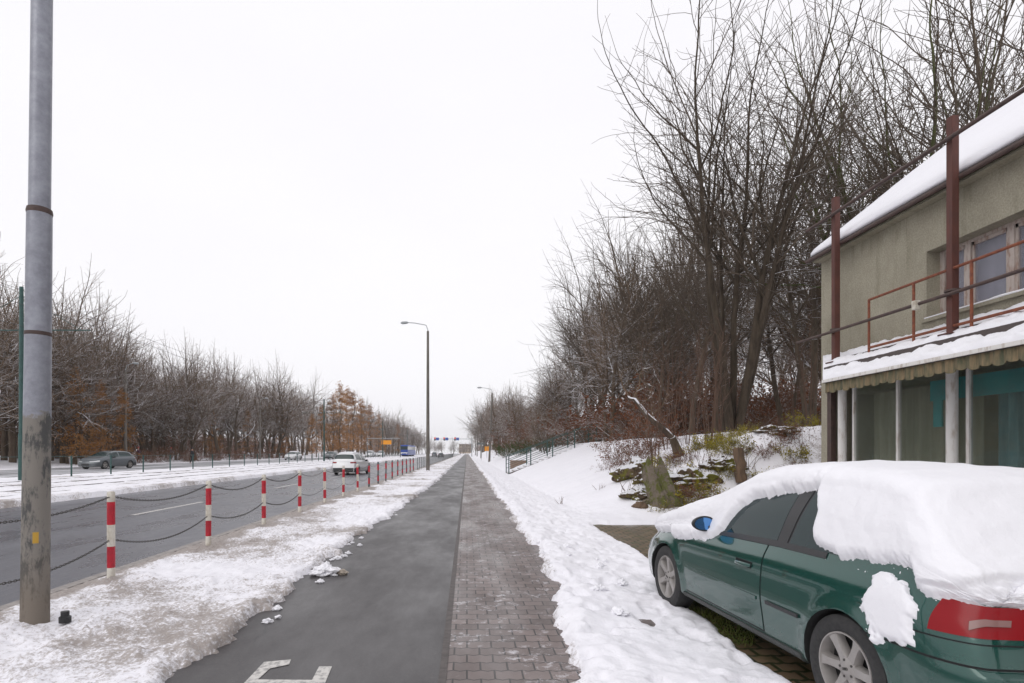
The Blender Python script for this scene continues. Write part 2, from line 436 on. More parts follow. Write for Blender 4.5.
g = mesh_np('ground', np.stack([GX.ravel(), GY.ravel(), GZ.ravel()], -1), Q, M['snow_ground'], True, attrs={'dirt': dirt.ravel()})
struct(g)
def zat(x, y): return float(ground_z(np.array([float(x)]), np.array([float(y)]))[0])
def tat(x, y): return float(terrain(np.array([float(x)]), np.array([float(y)]))[0])

def sheet(name, x0, x1, y0, y1, z, mat, th=.04):
    return struct(MB().box(x0, x1, y0, y1, z-th, z).build(name, mat))
sheet('asphalt_path', -2.75, -.20, -20, 420, 0.0, M['path'])
sheet('paver_path', -.145, 1.75, -20, 420, .004, M['pavers'])
sheet('paver_edging', -.20, -.145, -20, 420, .010, M['edging'], .1)
sheet('parking_pad', 2.0, 5.2, -5, 12.9, .0, M['pad'])
sheet('road', -14.0, -4.80, -60, 520, -.10, M['road'], .1)
sheet('kerb', -4.80, -4.66, -60, 520, .015, M['kerb'], .3)
sheet('median_kerb', -14.14, -14.0, -60, 520, .03, M['kerb'], .3)
def slush():
    m = newmat('slushy_asphalt', (.1,.1,.11), .5); n = N(m); v = n.pos((2.6,.1,1))
    n.color(n.ramp(n.noise(v, .5, 6, .7), .44, .56, (.10,.10,.105), (.62,.62,.65))); return m
M['slush'] = slush()
sheet('far_road', -34.2, -23.4, -60, 520, .27, M['slush'], .05)
# lane dashes
mb = MB()
y = 4.0
while y < 330:
    mb.box(-9.08, -8.94, y, y+4, -.1, -.096); y += 11.35
y = 0
struct(mb.build('lane_marking', M['paint']))
mb = MB()
poly = [(238,690),(264,662.5),(291,660),(289,665),(270,669),(258,680),(312,680.5),(319,667),(332,667),(320,696),(300,700)]
vv = []
for px, py in poly:
    s = (py-452)/1.6; vv.append(((px-467)/s, F/s, .0045))
mb.add(vv, [tuple(range(len(vv)))]); 
o = struct(mb.build('cycle_path_marking', M['paint']))
# tram rails
mb = MB()
for x in (-15.5, -16.93, -18.6, -20.03):
    z = tat(x, 50)+.045
    mb.box(x-.03, x+.03, -60, 480, z-.1, z+.032)
M['railsteel'] = newmat('tram_rail_steel', (.07,.055,.05), .4, .5)
struct(mb.build('tram_rails', M['railsteel']))

# ------------------------------------------------------------------ house
HX = 7.35; HY = 11.8
H = thing('house', (0, 0, 0), 'weathered grey roughcast house with snowy pitched roof and shop windows under a canopy', 'house')
wall = MB()
wy0 = -5.0
W1 = (6.55, 9.1); W2 = (1.2, 3.8)   # upper window openings (y)
zt, zb_ = 4.80, 3.72
wall.box(HX, HX+.35, W1[1], HY, 2.9, 5.62); wall.box(HX, HX+.35, W2[1], W1[0], 2.9, 5.62); wall.box(HX, HX+.35, wy0, W2[0], 2.9, 5.62)
for a, b in (W1, W2):
    wall.box(HX, HX+.35, a, b, 2.9, zb_); wall.box(HX, HX+.35, a, b, zt, 5.62)
wall.box(HX+.35, 15.0, HY-.3, HY, 0, 5.62)
wall.box(HX, HX+.35, 11.45, HY, 0, 2.9)
wall.box(14.7, 15.0, wy0, HY-.3, 0, 5.62)
wall.box(HX+.35, 14.7, wy0, wy0+.3, 0, 5.62)
# gable triangles
wall.add([(HX, HY, 5.62), (15.0, HY, 5.62), (11.17, HY, 8.55), (HX, HY-.3, 5.62), (15.0, HY-.3, 5.62), (11.17, HY-.3, 8.55)], [(0,1,2), (3,5,4), (0,2,5,3), (2,1,4,5)])
wall.build('wall', M['roughcast'], H)
MB().box(HX+.4, 14.6, wy0+.4, HY-.35, 2.75, 2.9).build('floor_slab', M['interior'], H)
# roof
k = .79
rb = MB()
ex, ez = 7.12, 5.63
rx = 11.17; rz = ez+(rx-ex)*k
for (xa, za, xb, zb2) in ((ex, ez, rx, rz), (15.25, ez, rx, rz)):
    rb.add([(xa, wy0-.2, za), (xb, wy0-.2, zb2), (xb, HY+.06, zb2), (xa, HY+.06, za), (xa, wy0-.2, za-.07), (xb, wy0-.2, zb2-.07), (xb, HY+.06, zb2-.07), (xa, HY+.06, za-.07)],
           [(0,1,2,3),(7,6,5,4),(0,4,5,1),(1,5,6,2),(2,6,7,3),(3,7,4,0)])
rf = rb.build('roof', M['roof_dark'], H)
# roof snow as undulating slab
xa = np.linspace(ex+.03, rx, 60); ya = np.linspace(wy0, HY+.04, 140)
AX, AY = np.meshgrid(xa, ya)
th = .11+.05*(fbm(AX, AY, 1.2, 4, 21)-.5)
th = th*np.clip((AX-ex)/.08, .15, 1)**.5
AZ = ez+(AX-ex)*k+.01+th
def slab(name, AX, AY, AZ, BZ, mat, parent):
    a, b = AX.shape; n = a*b
    V = np.concatenate([np.stack([AX.ravel(), AY.ravel(), AZ.ravel()], -1), np.stack([AX.ravel(), AY.ravel(), BZ.ravel()], -1)])
    i = np.arange(n).reshape(a, b)
    q = np.stack([i[:-1,:-1], i[:-1,1:], i[1:,1:], i[1:,:-1]], -1).reshape(-1, 4)
    fs = [q, q[:, ::-1]+n]
    for e in (i[0], i[-1], i[:,0], i[:,-1]): fs.append(np.stack([e[:-1], e[1:], e[1:]+n, e[:-1]+n], -1))
    o = mesh_np(name, V, np.concatenate(fs), mat, True, parent)
    bm = bmesh.new(); bm.from_mesh(o.data); bmesh.ops.recalc_face_normals(bm, faces=bm.faces); bm.to_mesh(o.data); bm.free()
    return o
slab('roof_snow', AX, AY, AZ, ez+(AX-ex)*k+.004, M['snow'], rf)
mb = MB(); mb.tube([(ex-.05, wy0, ez-.08), (ex-.05, HY+.05, ez-.08)], .035, 10); 
mb.build('gutter', M['dark_pipe'], rf)
MB().box(ex+.05, HX+.02, wy0, HY, ez-.115, ez-.075).build('soffit', M['roughcast'], rf)
# upper windows
def wood_window(a, b, mull, par):
    X0 = HX+.22
    fr = MB(); t = .05
    fr.box(X0, X0+.09, a+.002, b-.002, zb_+.002, zb_+t); fr.box(X0, X0+.09, a+.002, b-.002, zt-t, zt-.002)
    for c in [a+.04]+mull+[b-.04]:
        wd = .04 if c in (a+.04, b-.04) else .05
        fr.box(X0-.004, X0+.094, c-wd, c+wd, zb_+.004, zt-.004)
    for c0, c1 in zip([a+.04]+mull, mull+[b-.04]):   # inner sashes
        for q in (c0+.07, c1-.07): fr.box(X0+.02, X0+.07, q-.02, q+.02, zb_+t, zt-t)
        fr.box(X0+.02, X0+.07, c0, c1, zb_+t, zb_+t+.06); fr.box(X0+.02, X0+.07, c0, c1, zt-t-.05, zt-t)
    wdw = fr.build('window', M['cream_wood'], par)
    MB().box(X0+.035, X0+.045, a+.05, b-.05, zb_+.05, zt-.05).build('glass', M['win_glass'], wdw)
    MB().box(X0+.16, X0+.17, a, b, zb_, zt).build('curtain', M['curtain'], wdw)
    # sill
    MB().box(HX-.05, X0, a-.05, b+.05, zb_-.05, zb_+.001).build('sill', M['roughcast'], wdw)
    yy = np.linspace(a, b, 60); xx = np.linspace(HX-.04, X0-.005, 7); A, B = np.meshgrid(xx, yy)
    slab('sill_snow', A, B, zb_+.012+.035*fbm(A, B, 4, 3, 8), zb_+.003+0*A, M['snow'], wdw)
wood_window(W1[0], W1[1], [7.92, 8.60], H)
wood_window(W2[0], W2[1], [2.1, 2.95], H)
# shop front
SX = HX+.02
ypil = [(11.05, .075), (8.55, .075), (6.1, .075), (3.6, .075), (1.1, .075)]
for y, r_ in ypil:
    MB().tube([(HX-.06, y, 0), (HX-.06, y, 2.95)], r_, 16).build('pillar', M['white_wood'], H, smooth=True)
fr = MB()
for c in (10.86, 9.75, 8.38, 7.15, 5.9, 4.7, 3.4, 2.2): fr.box(SX, SX+.06, c-.026, c+.026, .5, 2.93)
fr.box(SX+.005, SX+.065, wy0, 10.86, .45, .52); fr.box(SX+.005, SX+.065, wy0, 10.86, 2.86, 2.92)
sw = fr.build('shop_window', M['white_wood'], H)
MB().box(SX+.03, SX+.04, wy0+.3, 10.84, .5, 2.9).build('glass', M['shop_glass'], sw)
MB().box(SX-.01, SX+.12, wy0, 10.9, 0, .45).build('plinth', M['roughcast'], H)
MB().box(SX+2.6, SX+2.7, wy0+.4, 11.4, 0, 2.74).build('back_wall', [M['interior']], H)
M['drape'] = two('faded_drape', (.30,.32,.22), (.50,.50,.38), 2.0, .9, vscale=(1,5,.35), a=.3, b=.7)  # grey-green reflection tone of the first panes, painted as colour
M['teal_drape'] = two('teal_drape', (.05,.20,.24), (.18,.48,.54), 1.6, .9, vscale=(1,4,.4), a=.3, b=.7)  # streaky teal look of the farther glazing, painted as colour
def pane_sheet(y0, y1, x, z0, z1, mat):  # added folded sheet close behind the glass, stands in for reflections in the panes
    yy = np.linspace(y0, y1, int(abs(y1-y0)*60)); xx = x+.025*np.sin(yy*34+2*np.sin(yy*7)); vs = []; fs = []
    for a, b in zip(yy, xx): vs += [(b, a, z0), (b, a, z1), (b+.01, a, z1), (b+.01, a, z0)]
    for i in range(len(yy)-1): fs += [(4*i+q, 4*i+(q+1)%4, 4*i+4+(q+1)%4, 4*i+4+q) for q in range(4)]
    return MB().add(vs, fs).build('curtain', mat, H, smooth=True)
n_g = M['shop_glass'].node_tree.nodes['Principled BSDF']; n_g.inputs['Coat Weight'].default_value = 1; n_g.inputs['Coat Roughness'].default_value = .02; n_g.inputs['Coat IOR'].default_value = 1.8
pane_sheet(8.45, 10.75, SX+.32, .55, 2.70, M['drape']); pane_sheet(4.6, 8.3, SX+.36, .5, 2.72, M['teal_drape'])
MB().box(SX+.10, 14.6, wy0+.4, 11.4, 0.0, .05).build('shop_floor', M['interior'], H)
cb = MB(); cb.box(SX+.12, SX+.15, wy0+.5, 9.2, 2.42, 2.74); cb.box(SX+.12, SX+.15, 8.98, 9.14, 2.0, 2.42)
cb.build('teal_blind', M['teal'], H)
MB().box(HX-.12, HX-.02, 11.3, 11.42, 0, 2.85).build('door_post', M['dark_pipe'], H)
# canopy
CX = 6.25; CZ = 2.86; CY1 = 9.98+.0
cps = (3.52-CZ)/(HX-CX)
cm = MB()
cm.add([(CX, wy0, CZ), (HX-.002, wy0, 3.52), (HX-.002, HY-.1, 3.52), (CX+.0, CY1, CZ), (CX, wy0, CZ-.06), (HX-.002, wy0, 3.46), (HX-.002, HY-.1, 3.46), (CX, CY1, CZ-.06)],
       [(0,1,2,3),(7,6,5,4),(0,4,5,1),(1,5,6,2),(2,6,7,3),(3,7,4,0)])
cn = cm.build('canopy', M['roof_dark'], H)
MB().box(CX-.03, CX-.002, wy0, CY1, CZ-.05, CZ+.0).build('fascia', M['white_wood'], cn)
# valance, scalloped
vs = []; fs = []
ny_ = 700
yy = np.linspace(wy0, CY1-.02, ny_)
for i, y in enumerate(yy):
    t = (y/.17) % 1
    zb3 = CZ-.17-.05*abs(math.sin(math.pi*t))**.5-(.02 if int(y/.17) % 2 else 0)
    xo = CX+.03+.012*math.sin(2*math.pi*y/.17)
    vs += [(xo, y, CZ-.055), (xo+.0, y, zb3), (xo+.012, y, zb3), (xo+.012, y, CZ-.055)]
for i in range(ny_-1):
    a = i*4; b = a+4
    fs += [(a,b,b+1,a+1), (a+1,b+1,b+2,a+2), (a+2,b+2,b+3,a+3)]
MB().add(vs, fs).build('valance', M['valance'], cn)
MB().box(CX+.04, HX, wy0, CY1-.1, CZ-.03, CZ-.005).build('soffit', M['roof_dark'], cn)
# canopy end triangle
vs = [(CX+.03, CY1-.04, CZ-.06), (HX, HY-.14, CZ-.06), (HX, HY-.14, 3.45), (CX+.03, CY1-.06, CZ-.1), (HX, HY-.16, CZ-.2), (HX, HY-.16, 3.45)]
MB().add(vs[:3], [(0,1,2)]).build('end_board', M['valance'], cn)
# canopy snow: mask with bare dark strips
ta = np.linspace(0, 1, 70); ya = np.linspace(wy0, CY1, 700)
TA, YA = np.meshgrid(ta, ya)
frac = (YA-wy0)/(CY1-wy0); yend = HY-.1
XA = CX-.01+(HX-CX-.02)*TA
YB = wy0+frac*((CY1+(yend-CY1)*TA)-wy0)
base = CZ+(XA-CX)*cps
nn = fbm(XA, YB, 3.2, 5, 77)
strip = np.exp(-((TA-.45-.12*(nn-.5))/.11)**4)*(1.0+.6*fbm(XA, YB, .9, 3, 5))+np.exp(-((TA-.80-.1*(nn-.5))/.05)**2)*(1.7*fbm(XA, YB, 1.1, 3, 15)-.15)
# strips thin out towards the near end
thc = .055+.10*(nn-.5)+.06*(fbm(XA, YB, 11, 3, 3)-.5)-.13*strip
thc = thc*np.clip(TA/.02, .3, 1)
slab('canopy_snow', XA, YB, base+np.maximum(thc, -.02), base-.03, M['snow'], cn)

# steel in front of the house
RX = 7.0
for y, lab in ((10.8, 'farther rusty red steel post rising from the canopy near the end of the house'), (8.2, 'nearer rusty red steel post rising from the canopy in front of the upper window')):
    zb3 = CZ+(RX-CX)*cps-.02
    p = thing('steel_post', (RX, y, zb3), lab, 'post', 'steel posts on the shop canopy')
    MB().box(-.052, .052, -.05, .05, 0, 6.43-zb3).build('post', M['rust'], p, bevel=.006)
    MB().box(-.13, .13, -.11, .11, 0.0, .02).build('base_plate', M['rust'], p)
    MB().tube([(0, 0, .62), (0, 0, .65)], .098, 14).build('clamp', M['dark_pipe'], p)
tag(MB().tube([(RX-.10, -4, 6.08), (RX-.10, 8.2, 6.09), (RX-.10, 11.55, 6.08)], .032, 10).build('pipe', M['dark_pipe'], smooth=True), 'long dark brown steel pipe crossing both rusty posts near their tops', 'pipe')
tag(MB().tube([(RX-.10, -4, 3.90), (RX-.10, 8.0, 3.86), (RX-.10, 11.9, 3.88)], .026, 10).build('pipe', M['dark_pipe'], smooth=True), 'thin dark steel pipe running through the railing below the upper windows', 'pipe')
rl = thing('railing', (RX-.02, 9.88, 3.30), 'rusty orange steel railing along the top of the snowy shop canopy', 'railing')
for z in (.94, .11):
    MB().tube([(0, .0, z), (0, -14, z)], .022, 8).build('rail', M['rust_rail'], rl)
for y in (0, -.99, -2.01, -3.1, -4.2, -5.3, -6.4):
    MB().tube([(0, y, -.02), (0, y, .94)], .02, 8).build('baluster', M['rust_rail'], rl)
tag(MB().box(RX-.16, RX-.08, 8.68, 8.76, 3.78, 3.92).build('insulator', M['white_post'], bevel=.01), 'small white fitting on the dark pipe left of the nearer rusty post', 'fitting')

# ------------------------------------------------------------------ trees
rng = random.Random(7)
class Segs:
    def __init__(s): s.p0=[]; s.p1=[]; s.d0=[]; s.d1=[]; s.r0=[]; s.r1=[]
    def path(s, pts, rad):
        n = len(pts)
        ds = []
        for i in range(n):
            a = pts[max(i-1, 0)]; b = pts[min(i+1, n-1)]; ds.append((b-a).normalized())
        for i in range(n-1):
            s.p0.append(tuple(pts[i])); s.p1.append(tuple(pts[i+1])); s.d0.append(tuple(ds[i])); s.d1.append(tuple(ds[i+1])); s.r0.append(rad[i]); s.r1.append(rad[i+1])
    def mesh(s, name, mat, k=4, parent=None, smooth=True):
        P = [np.array(s.p0), np.array(s.p1)]; D = [np.array(s.d0), np.array(s.d1)]; RR = [np.array(s.r0), np.array(s.r1)]
        n = len(P[0]); rings = []
        for p, d, r_ in zip(P, D, RR):
            ref = np.tile(np.array([.31, .95, .02]), (n, 1))
            a = np.cross(d, ref); a /= np.linalg.norm(a, axis=1)[:, None]+1e-9; b = np.cross(d, a)
            ang = np.arange(k)*2*np.pi/k
            rings.append(p[:, None]+(a[:, None]*np.cos(ang)[None, :, None]+b[:, None]*np.sin(ang)[None, :, None])*r_[:, None, None])
        V = np.concatenate(rings, 1).reshape(-1, 3)
        base = (np.arange(n)*2*k)[:, None]
        j = np.arange(k); j2 = (j+1) % k
        q = np.stack([base+j, base+k+j, base+k+j2, base+j2], -1).reshape(-1, 4)
        return mesh_np(name, V, q, mat, smooth, parent)
def rdir(rg, d, ang):
    a = d.orthogonal().normalized(); a.rotate(Matrix.Rotation(rg.uniform(0, 2*math.pi), 3, d))
    return (d*math.cos(ang)+a*math.sin(ang)).normalized()
def grow(rg, pos, d, length, r0, lev, P, tr, cr, tips):
    n = P['seg'][lev]; pts = [pos.copy()]; rad = [r0]; dd = d.copy()
    tipr = r0*P['taper'][lev]
    for i in range(n):
        dd = (dd+Vector((rg.gauss(0, 1), rg.gauss(0, 1), rg.gauss(0, 1)))*P['wig'][lev]+Vector((0, 0, P['up'][lev]))/n).normalized()
        pts.append(pts[-1]+dd*(length/n)); rad.append(r0+(tipr-r0)*((i+1)/n))
    (tr if lev <= P['trunk_lev'] else cr).path(pts, rad)
    if lev+1 >= P['levels']:
        tips.append((pts[-1], dd)); return
    nc = P['n'][lev]
    for c in range(nc):
        t = P['start'][lev]+(1-P['start'][lev])*((c+rg.uniform(.1, .9))/nc)
        f = t*n; i = min(int(f), n-1); q = pts[i].lerp(pts[i+1], f-i); rr = rad[i]+(rad[i+1]-rad[i])*(f-i)
        dl = (pts[i+1]-pts[i]).normalized()
        nd = rdir(rg, dl, P['ang'][lev]*rg.uniform(.7, 1.3))
        ln = length*P['ratio'][lev]*(1-P['apical'][lev]*t)*rg.uniform(.7, 1.25)
        grow(rg, q, nd, ln, max(rr*P['rr'][lev]*rg.uniform(.75, 1), P['rmin']), lev+1, P, tr, cr, tips)
    # continuation leader keeps the end bushy
    if lev >= 1:
        grow(rg, pts[-1], dd, length*.45, max(tipr, P['rmin']), lev+1, P, tr, cr, tips)
DEF = dict(levels=5, seg=[10,8,5,4,3], taper=[.25,.25,.3,.4,.5], wig=[.035,.055,.075,.10,.12], up=[.1,.35,.3,.2,.15], n=[16,9,6,4], start=[.25,.15,.15,.15],
           ang=[.75,.7,.7,.7], ratio=[.42,.5,.5,.55], apical=[.55,.45,.3,.2], rr=[.45,.5,.55,.6], rmin=.006, trunk_lev=1)
def leaves_np(tips, rg, n, size, spread, cx=None):
    V = []; Fc = []
    for p, d in tips:
        for _ in range(n if n >= 1 else (1 if rg.random() < n else 0)):
            c = p+Vector((rg.gauss(0, spread), rg.gauss(0, spread), rg.gauss(0, spread)))
            a = Vector((rg.gauss(0,1), rg.gauss(0,1), rg.gauss(0,1))).normalized(); b = a.orthogonal().normalized()
            s_ = size*rg.uniform(.6, 1.3); i = len(V)
            V += [tuple(c-a*s_), tuple(c-b*s_*.5), tuple(c+a*s_), tuple(c+b*s_*.5)]; Fc.append((i, i+1, i+2, i+3))
    return V, Fc
def make_tree(name, seed, height, r0, stems, P, matT, matC, label, cat, group, loc, rz=0, leaf=None, kT=7, kC=3, spread=.16):
    rg = random.Random(seed); P = {**DEF, **P}; tr = Segs(); cr = Segs(); tips = []
    for s in range(stems):
        if stems == 1: d = Vector((rg.gauss(0,.03), rg.gauss(0,.03), 1)).normalized(); p = Vector((0,0,-.3)); hh = height; r_ = r0
        else:
            a = 2*math.pi*(s+rg.uniform(-.3,.3))/stems; t = spread*rg.uniform(.4, 1.5)
            d = Vector((math.cos(a)*t, math.sin(a)*t, 1)).normalized(); p = Vector((math.cos(a)*r0*.8, math.sin(a)*r0*.8, -.3)); hh = height*rg.uniform(.78, 1); r_ = r0*rg.uniform(.6, 1)
        grow(rg, p, d, hh, r_, 0, P, tr, cr, tips)
    t = thing(name, loc, label, cat, group, rz)
    tr.mesh('trunk', matT, kT, t); cr.mesh('crown', matC, kC, t)
    if leaf:
        lm, n, size, sp = leaf; V, Fc = leaves_np(tips, rg, n, size, sp)
        if V: mesh_np('leaves', V, Fc, lm, False, t)
    return t
def fork(rg, p, d, r, F_, tr, cr, tips, rtip, depth=0, maxd=9):
    pts = [p.copy()]; rad = [r]; bend = Vector((rg.gauss(0,1), rg.gauss(0,1), rg.gauss(0,.6)))*F_['bend']*(1 if depth else .5)
    kids = []; last = None
    while r > rtip:
        st_ = F_['step']*(r/.1)**.42*rg.uniform(.75, 1.25)
        upf = F_['up']*(1.0, .8, .35, .1, 0, 0, 0, 0, 0, 0)[depth]
        d = (d+bend+Vector((rg.gauss(0,1), rg.gauss(0,1), rg.gauss(0,1)))*F_['wig']*(1+.75*min(depth, 4))+Vector((0,0,upf))).normalized()
        p = p+d*st_; r *= F_['tap']; pts.append(p.copy()); rad.append(max(r, rtip*.55))
        free = F_['free'] if depth == 0 else 1
        if len(pts) > free and rg.random() < F_['pc']:
            a = rg.uniform(*F_['ang'])
            for _ in range(6):
                nd = rdir(rg, d, a)
                if last is None or nd.dot(last) < .35+.5*d.dot(last): break
            last = nd; cr_ = r*rg.uniform(*F_['kr'])
            if depth == 0 and len(pts) < F_['free']+3: cr_ = min(cr_, r*.6)
            kids.append((p.copy(), nd, cr_)); r *= F_['loss']
    if len(pts) > 1: (tr if rad[0] > F_['thick'] else cr).path(pts, rad)
    tips.append((pts[-1], d))
    if depth < maxd:
        for q, nd, kr_ in kids:
            if kr_ > rtip: fork(rg, q, nd, kr_, F_, tr, cr, tips, rtip, depth+1, maxd)
FD = dict(bend=.012, wig=.045, up=.028, step=.62, tap=.945, pc=.62, ang=(.45,.85), kr=(.42,.78), loss=.93, free=5, thick=.035)
def fork_tree(name, seed, height, r0, stems, P, rtip, matT, matC, label, loc=(0,0,0), rz=0, spread=.2):
    rg = random.Random(seed); F_ = {**FD, **P}; tr = Segs(); cr = Segs(); tips = []
    for s_ in range(stems):
        if stems == 1: d = Vector((rg.gauss(0,.04), rg.gauss(0,.04), 1)).normalized(); p = Vector((0,0,-.3)); q = 1
        else:
            a = 2*math.pi*(s_+rg.uniform(-.3,.3))/stems; t = spread*rg.uniform(.4, 1.4)
            d = Vector((math.cos(a)*t, math.sin(a)*t, 1)).normalized(); p = Vector((math.cos(a)*r0*.9, math.sin(a)*r0*.9, -.3)); q = rg.uniform(.62, 1)
        # flared foot then fork
        fork(rg, p, d, r0*q, F_, tr, cr, tips, rtip)
    h = max(v[2] for v in tr.p1+cr.p1); k_ = height/h
    for sg in (tr, cr):
        sg.p0 = [tuple(c*k_ for c in v) for v in sg.p0]; sg.p1 = [tuple(c*k_ for c in v) for v in sg.p1]
    if not cr.p0: cr = tr
    t = thing(name, loc, label, 'tree', None, rz)
    tr.mesh('trunk', matT, 8, t); cr.mesh('crown', matC, 3, t)
    return t
def place(proto, used, loc, rz, sc, label, group=None):
    if not used[0]: o = proto; used[0] = True
    else: o = copy_tree(proto)
    o.location = loc; o.rotation_euler = (0, 0, rz); o.scale = (sc, sc, sc); o['label'] = label
    if group: o['group'] = group
    return o

# hero trees on the bank
fork_tree('bare_tree', 14, 17.4, .16, 7, dict(up=.03, bend=.009, kr=(.38,.72), pc=.78, ang=(.45,.95), free=8, tap=.952, loss=.945, step=.55), .0046, M['bark_hero'], M['twig'],
          'tall many-stemmed bare tree fanning out on the snowy bank, its crown clear against the sky', (9.3, 20, tat(9.3, 20)), 0.4, spread=.15)
protos = []
for i, (sd_, st_n, hh, rr0, sp) in enumerate(((21, 3, 17, .15, .16), (22, 1, 18, .22, .1), (23, 2, 17, .18, .12), (25, 4, 16, .14, .22))):
    t = fork_tree('bare_tree', sd_, hh, rr0, st_n, dict(up=.034, bend=.008, pc=.74, loss=.945, tap=.95, step=.58, ang=(.45,.95)), .0062, M['bark'], M['twig'], 'x', spread=sp)
    protos.append((t, [False]))
protoS = []
for i, (sd_, st_n, hh, rr0, sp) in enumerate(((31, 1, 15, .24, .1), (32, 2, 15, .2, .2), (36, 1, 17, .27, .1), (34, 3, 14, .17, .24))):
    t = fork_tree('bare_tree', sd_, hh, rr0, st_n, dict(up=.018, ang=(.5,1.0), free=4, pc=.78, loss=.95, tap=.95, step=.52), .0088, M['bark_snowy'], M['twig_snowy'], 'x', spread=sp)
    protoS.append((t, [False]))
moss = [(fork_tree('bare_tree', 41, 19, .17, 5, dict(up=.03, wig=.055, pc=.76, loss=.945), .0065, M['bark_moss'], M['twig'], 'x', spread=.22), [False])]
LBW = 'bare deciduous tree among the woodland behind the big many-stemmed tree'
GW = 'bare trees of the wood on the right'
special = [
    (moss, 0, 885, 21, 1.05, 'bare tree with yellow-green mossy trunks rising right behind the snowy roof'),
    (protos, 3, 968, 19, 1.12, 'bare tree with crooked forked trunks above the upper right part of the roof'),
    (protos, 1, 1010, 27, 1.25, 'bare tree at the right edge, behind the crooked forked tree above the roof'),
    (protos, 2, 815, 23, .98, 'bare tree just left of the house end, taller than the eaves'),
    (protos, 0, 850, 30, 1.15, 'bare tree between the mossy tree and the end of the house'),
    (protoS, 1, 607, 34, .82, 'slim bare tree with snowy limbs at the top of the green railing'),
    (protos, 1, 690, 26, .72, 'straight-trunked bare tree close left of the big many-stemmed tree'),
    (protos, 0, 655, 30, .66, 'three-stemmed bare tree left of the big many-stemmed tree'),
]
for lst, i, px, Y, sc, lab in special:
    X = (px-467)*Y/F; pr, u = lst[i]
    place(pr, u, (X, Y, tat(X, Y)-.1), rng.uniform(0, 6.28), sc, lab)
# wood on the right, behind
def fit(px, Y, z, tab, lo=.72, nominal=13.2):
    yt = np.interp(px, *zip(*tab)); h_ = CAMH+(452-yt)*Y/F-z
    return max(.25, h_/nominal*rng.uniform(lo, 1.0))
n = 0
TR = [(540,382),(560,335),(600,235),(640,190),(700,190),(760,200),(850,170),(1024,130)]
for k_ in range(600):
    if n >= 36: break
    px = rng.uniform(545, 1040) if n > 9 else rng.uniform(560, 670); Y = rng.uniform(27, 80); X = (px-467)*Y/F
    if X < 9.5 or (Y < 36 and px < 660) or (px > 860 and rng.random() < .5): continue
    pr, u = protos[rng.randrange(4)] if rng.random() < .6 else protoS[rng.randrange(4)]
    z = tat(X, Y); sc = min(fit(px, Y, z, TR, .6), 1.5)
    place(pr, u, (X, Y, z-.1), rng.uniform(0, 6.28), sc, LBW if px > 640 else 'bare tree of the wood edge beyond the green railing', GW if px > 640 else 'bare trees beyond the green railing'); n += 1
# right-hand side far along the path
TF = [(471,436),(483,402),(504,396),(532,402),(542,394),(562,368),(575,355)]
for k_ in range(64):
    px = 476+k_*1.42+rng.uniform(-2, 2); X = 6.3+rng.uniform(0, 1)**1.5*11
    Y = X*F/(px-467)
    if Y < 46 or Y > 520: continue
    pr, u = protoS[rng.randrange(4)]; z = tat(X, Y)
    place(pr, u, (X, Y, z-.1), rng.uniform(0, 6.28), fit(px, Y, z, TF, .8)*1.12, 'small bare snowy tree far off on the right of the path', 'bare trees far along the path')
# saplings with reddish stems under the big tree
def sapling(seed, hh):
    return make_tree('sapling', seed, hh, .022, 4, dict(levels=3, n=[7,4], seg=[7,4,3], start=[.35,.2], ratio=[.3,.45], rmin=.005, wig=[.03,.1,.12], up=[.1,.3,.2], ang=[.6,.6]), M['sapling'], M['sapling'], 'x', 'sapling', None, (0,0,0), kT=5, spread=.12)
sp_ = [(sapling(51, 4.2), [False]), (sapling(52, 3.4), [False])]
for k_ in range(20):
    px = rng.uniform(650, 826); Y = rng.uniform(16.5, 27); X = (px-467)*Y/F
    if X > 14: continue
    pr, u = sp_[k_ % 2]
    near = px > 760
    place(pr, u, (X, Y, tat(X, Y)-.05), rng.uniform(0, 6.28), rng.uniform(.7, 1.25), 'thin reddish bare sapling on the bank by the end of the house' if near else 'thin reddish bare sapling among the trunks on top of the bank', 'saplings by the house end' if near else 'saplings on top of the bank')

# left belt of trees
def near_left(px):
    return px < 140
BACKB = []
TL = [(-60,262),(0,274),(60,288),(90,305),(110,322),(140,345),(190,348),(240,366),(300,372),(340,384),(380,406),(400,420),(425,436)]
for k_ in range(128):
    px = -55+k_*3.7+rng.uniform(-3, 3)
    back = k_ % 2
    X = -(39+rng.uniform(0, 9)) if not back else -(48+rng.uniform(0, 30))
    Y = X*F/(px-467)
    if Y > 640 or Y < 38: continue
    z = tat(X, Y); sc = fit(px, Y, z, TL, .82)
    if sc > 1.9: sc = 1.9*rng.uniform(.8, 1)
    if 312 < px < 384 and not back and rng.random() < .6: continue
    pr, u = protoS[rng.randrange(4)]
    if px < 140: lab, gr = 'large bare park tree on the left behind the oncoming grey car', 'bare park trees behind the grey car'
    elif px < 300: lab, gr = 'bare snowy-limbed tree in the middle of the park belt across the road', 'bare trees in the middle of the park belt'
    else: lab, gr = 'bare tree at the far end of the park belt across the road', 'bare trees at the far end of the park belt'
    place(pr, u, (X, Y, z-.1), rng.uniform(0, 6.28), sc, lab, gr)
for k_ in range(64):
    px = -30+k_*6.6+rng.uniform(-3, 3); X = -rng.uniform(52, 74); Y = X*F/(px-467)
    if Y > 420: X = -rng.uniform(38, 44); Y = X*F/(px-467)
    if Y > 700: continue
    BACKB.append((X, Y, rng.uniform(2.0, 3.4)))
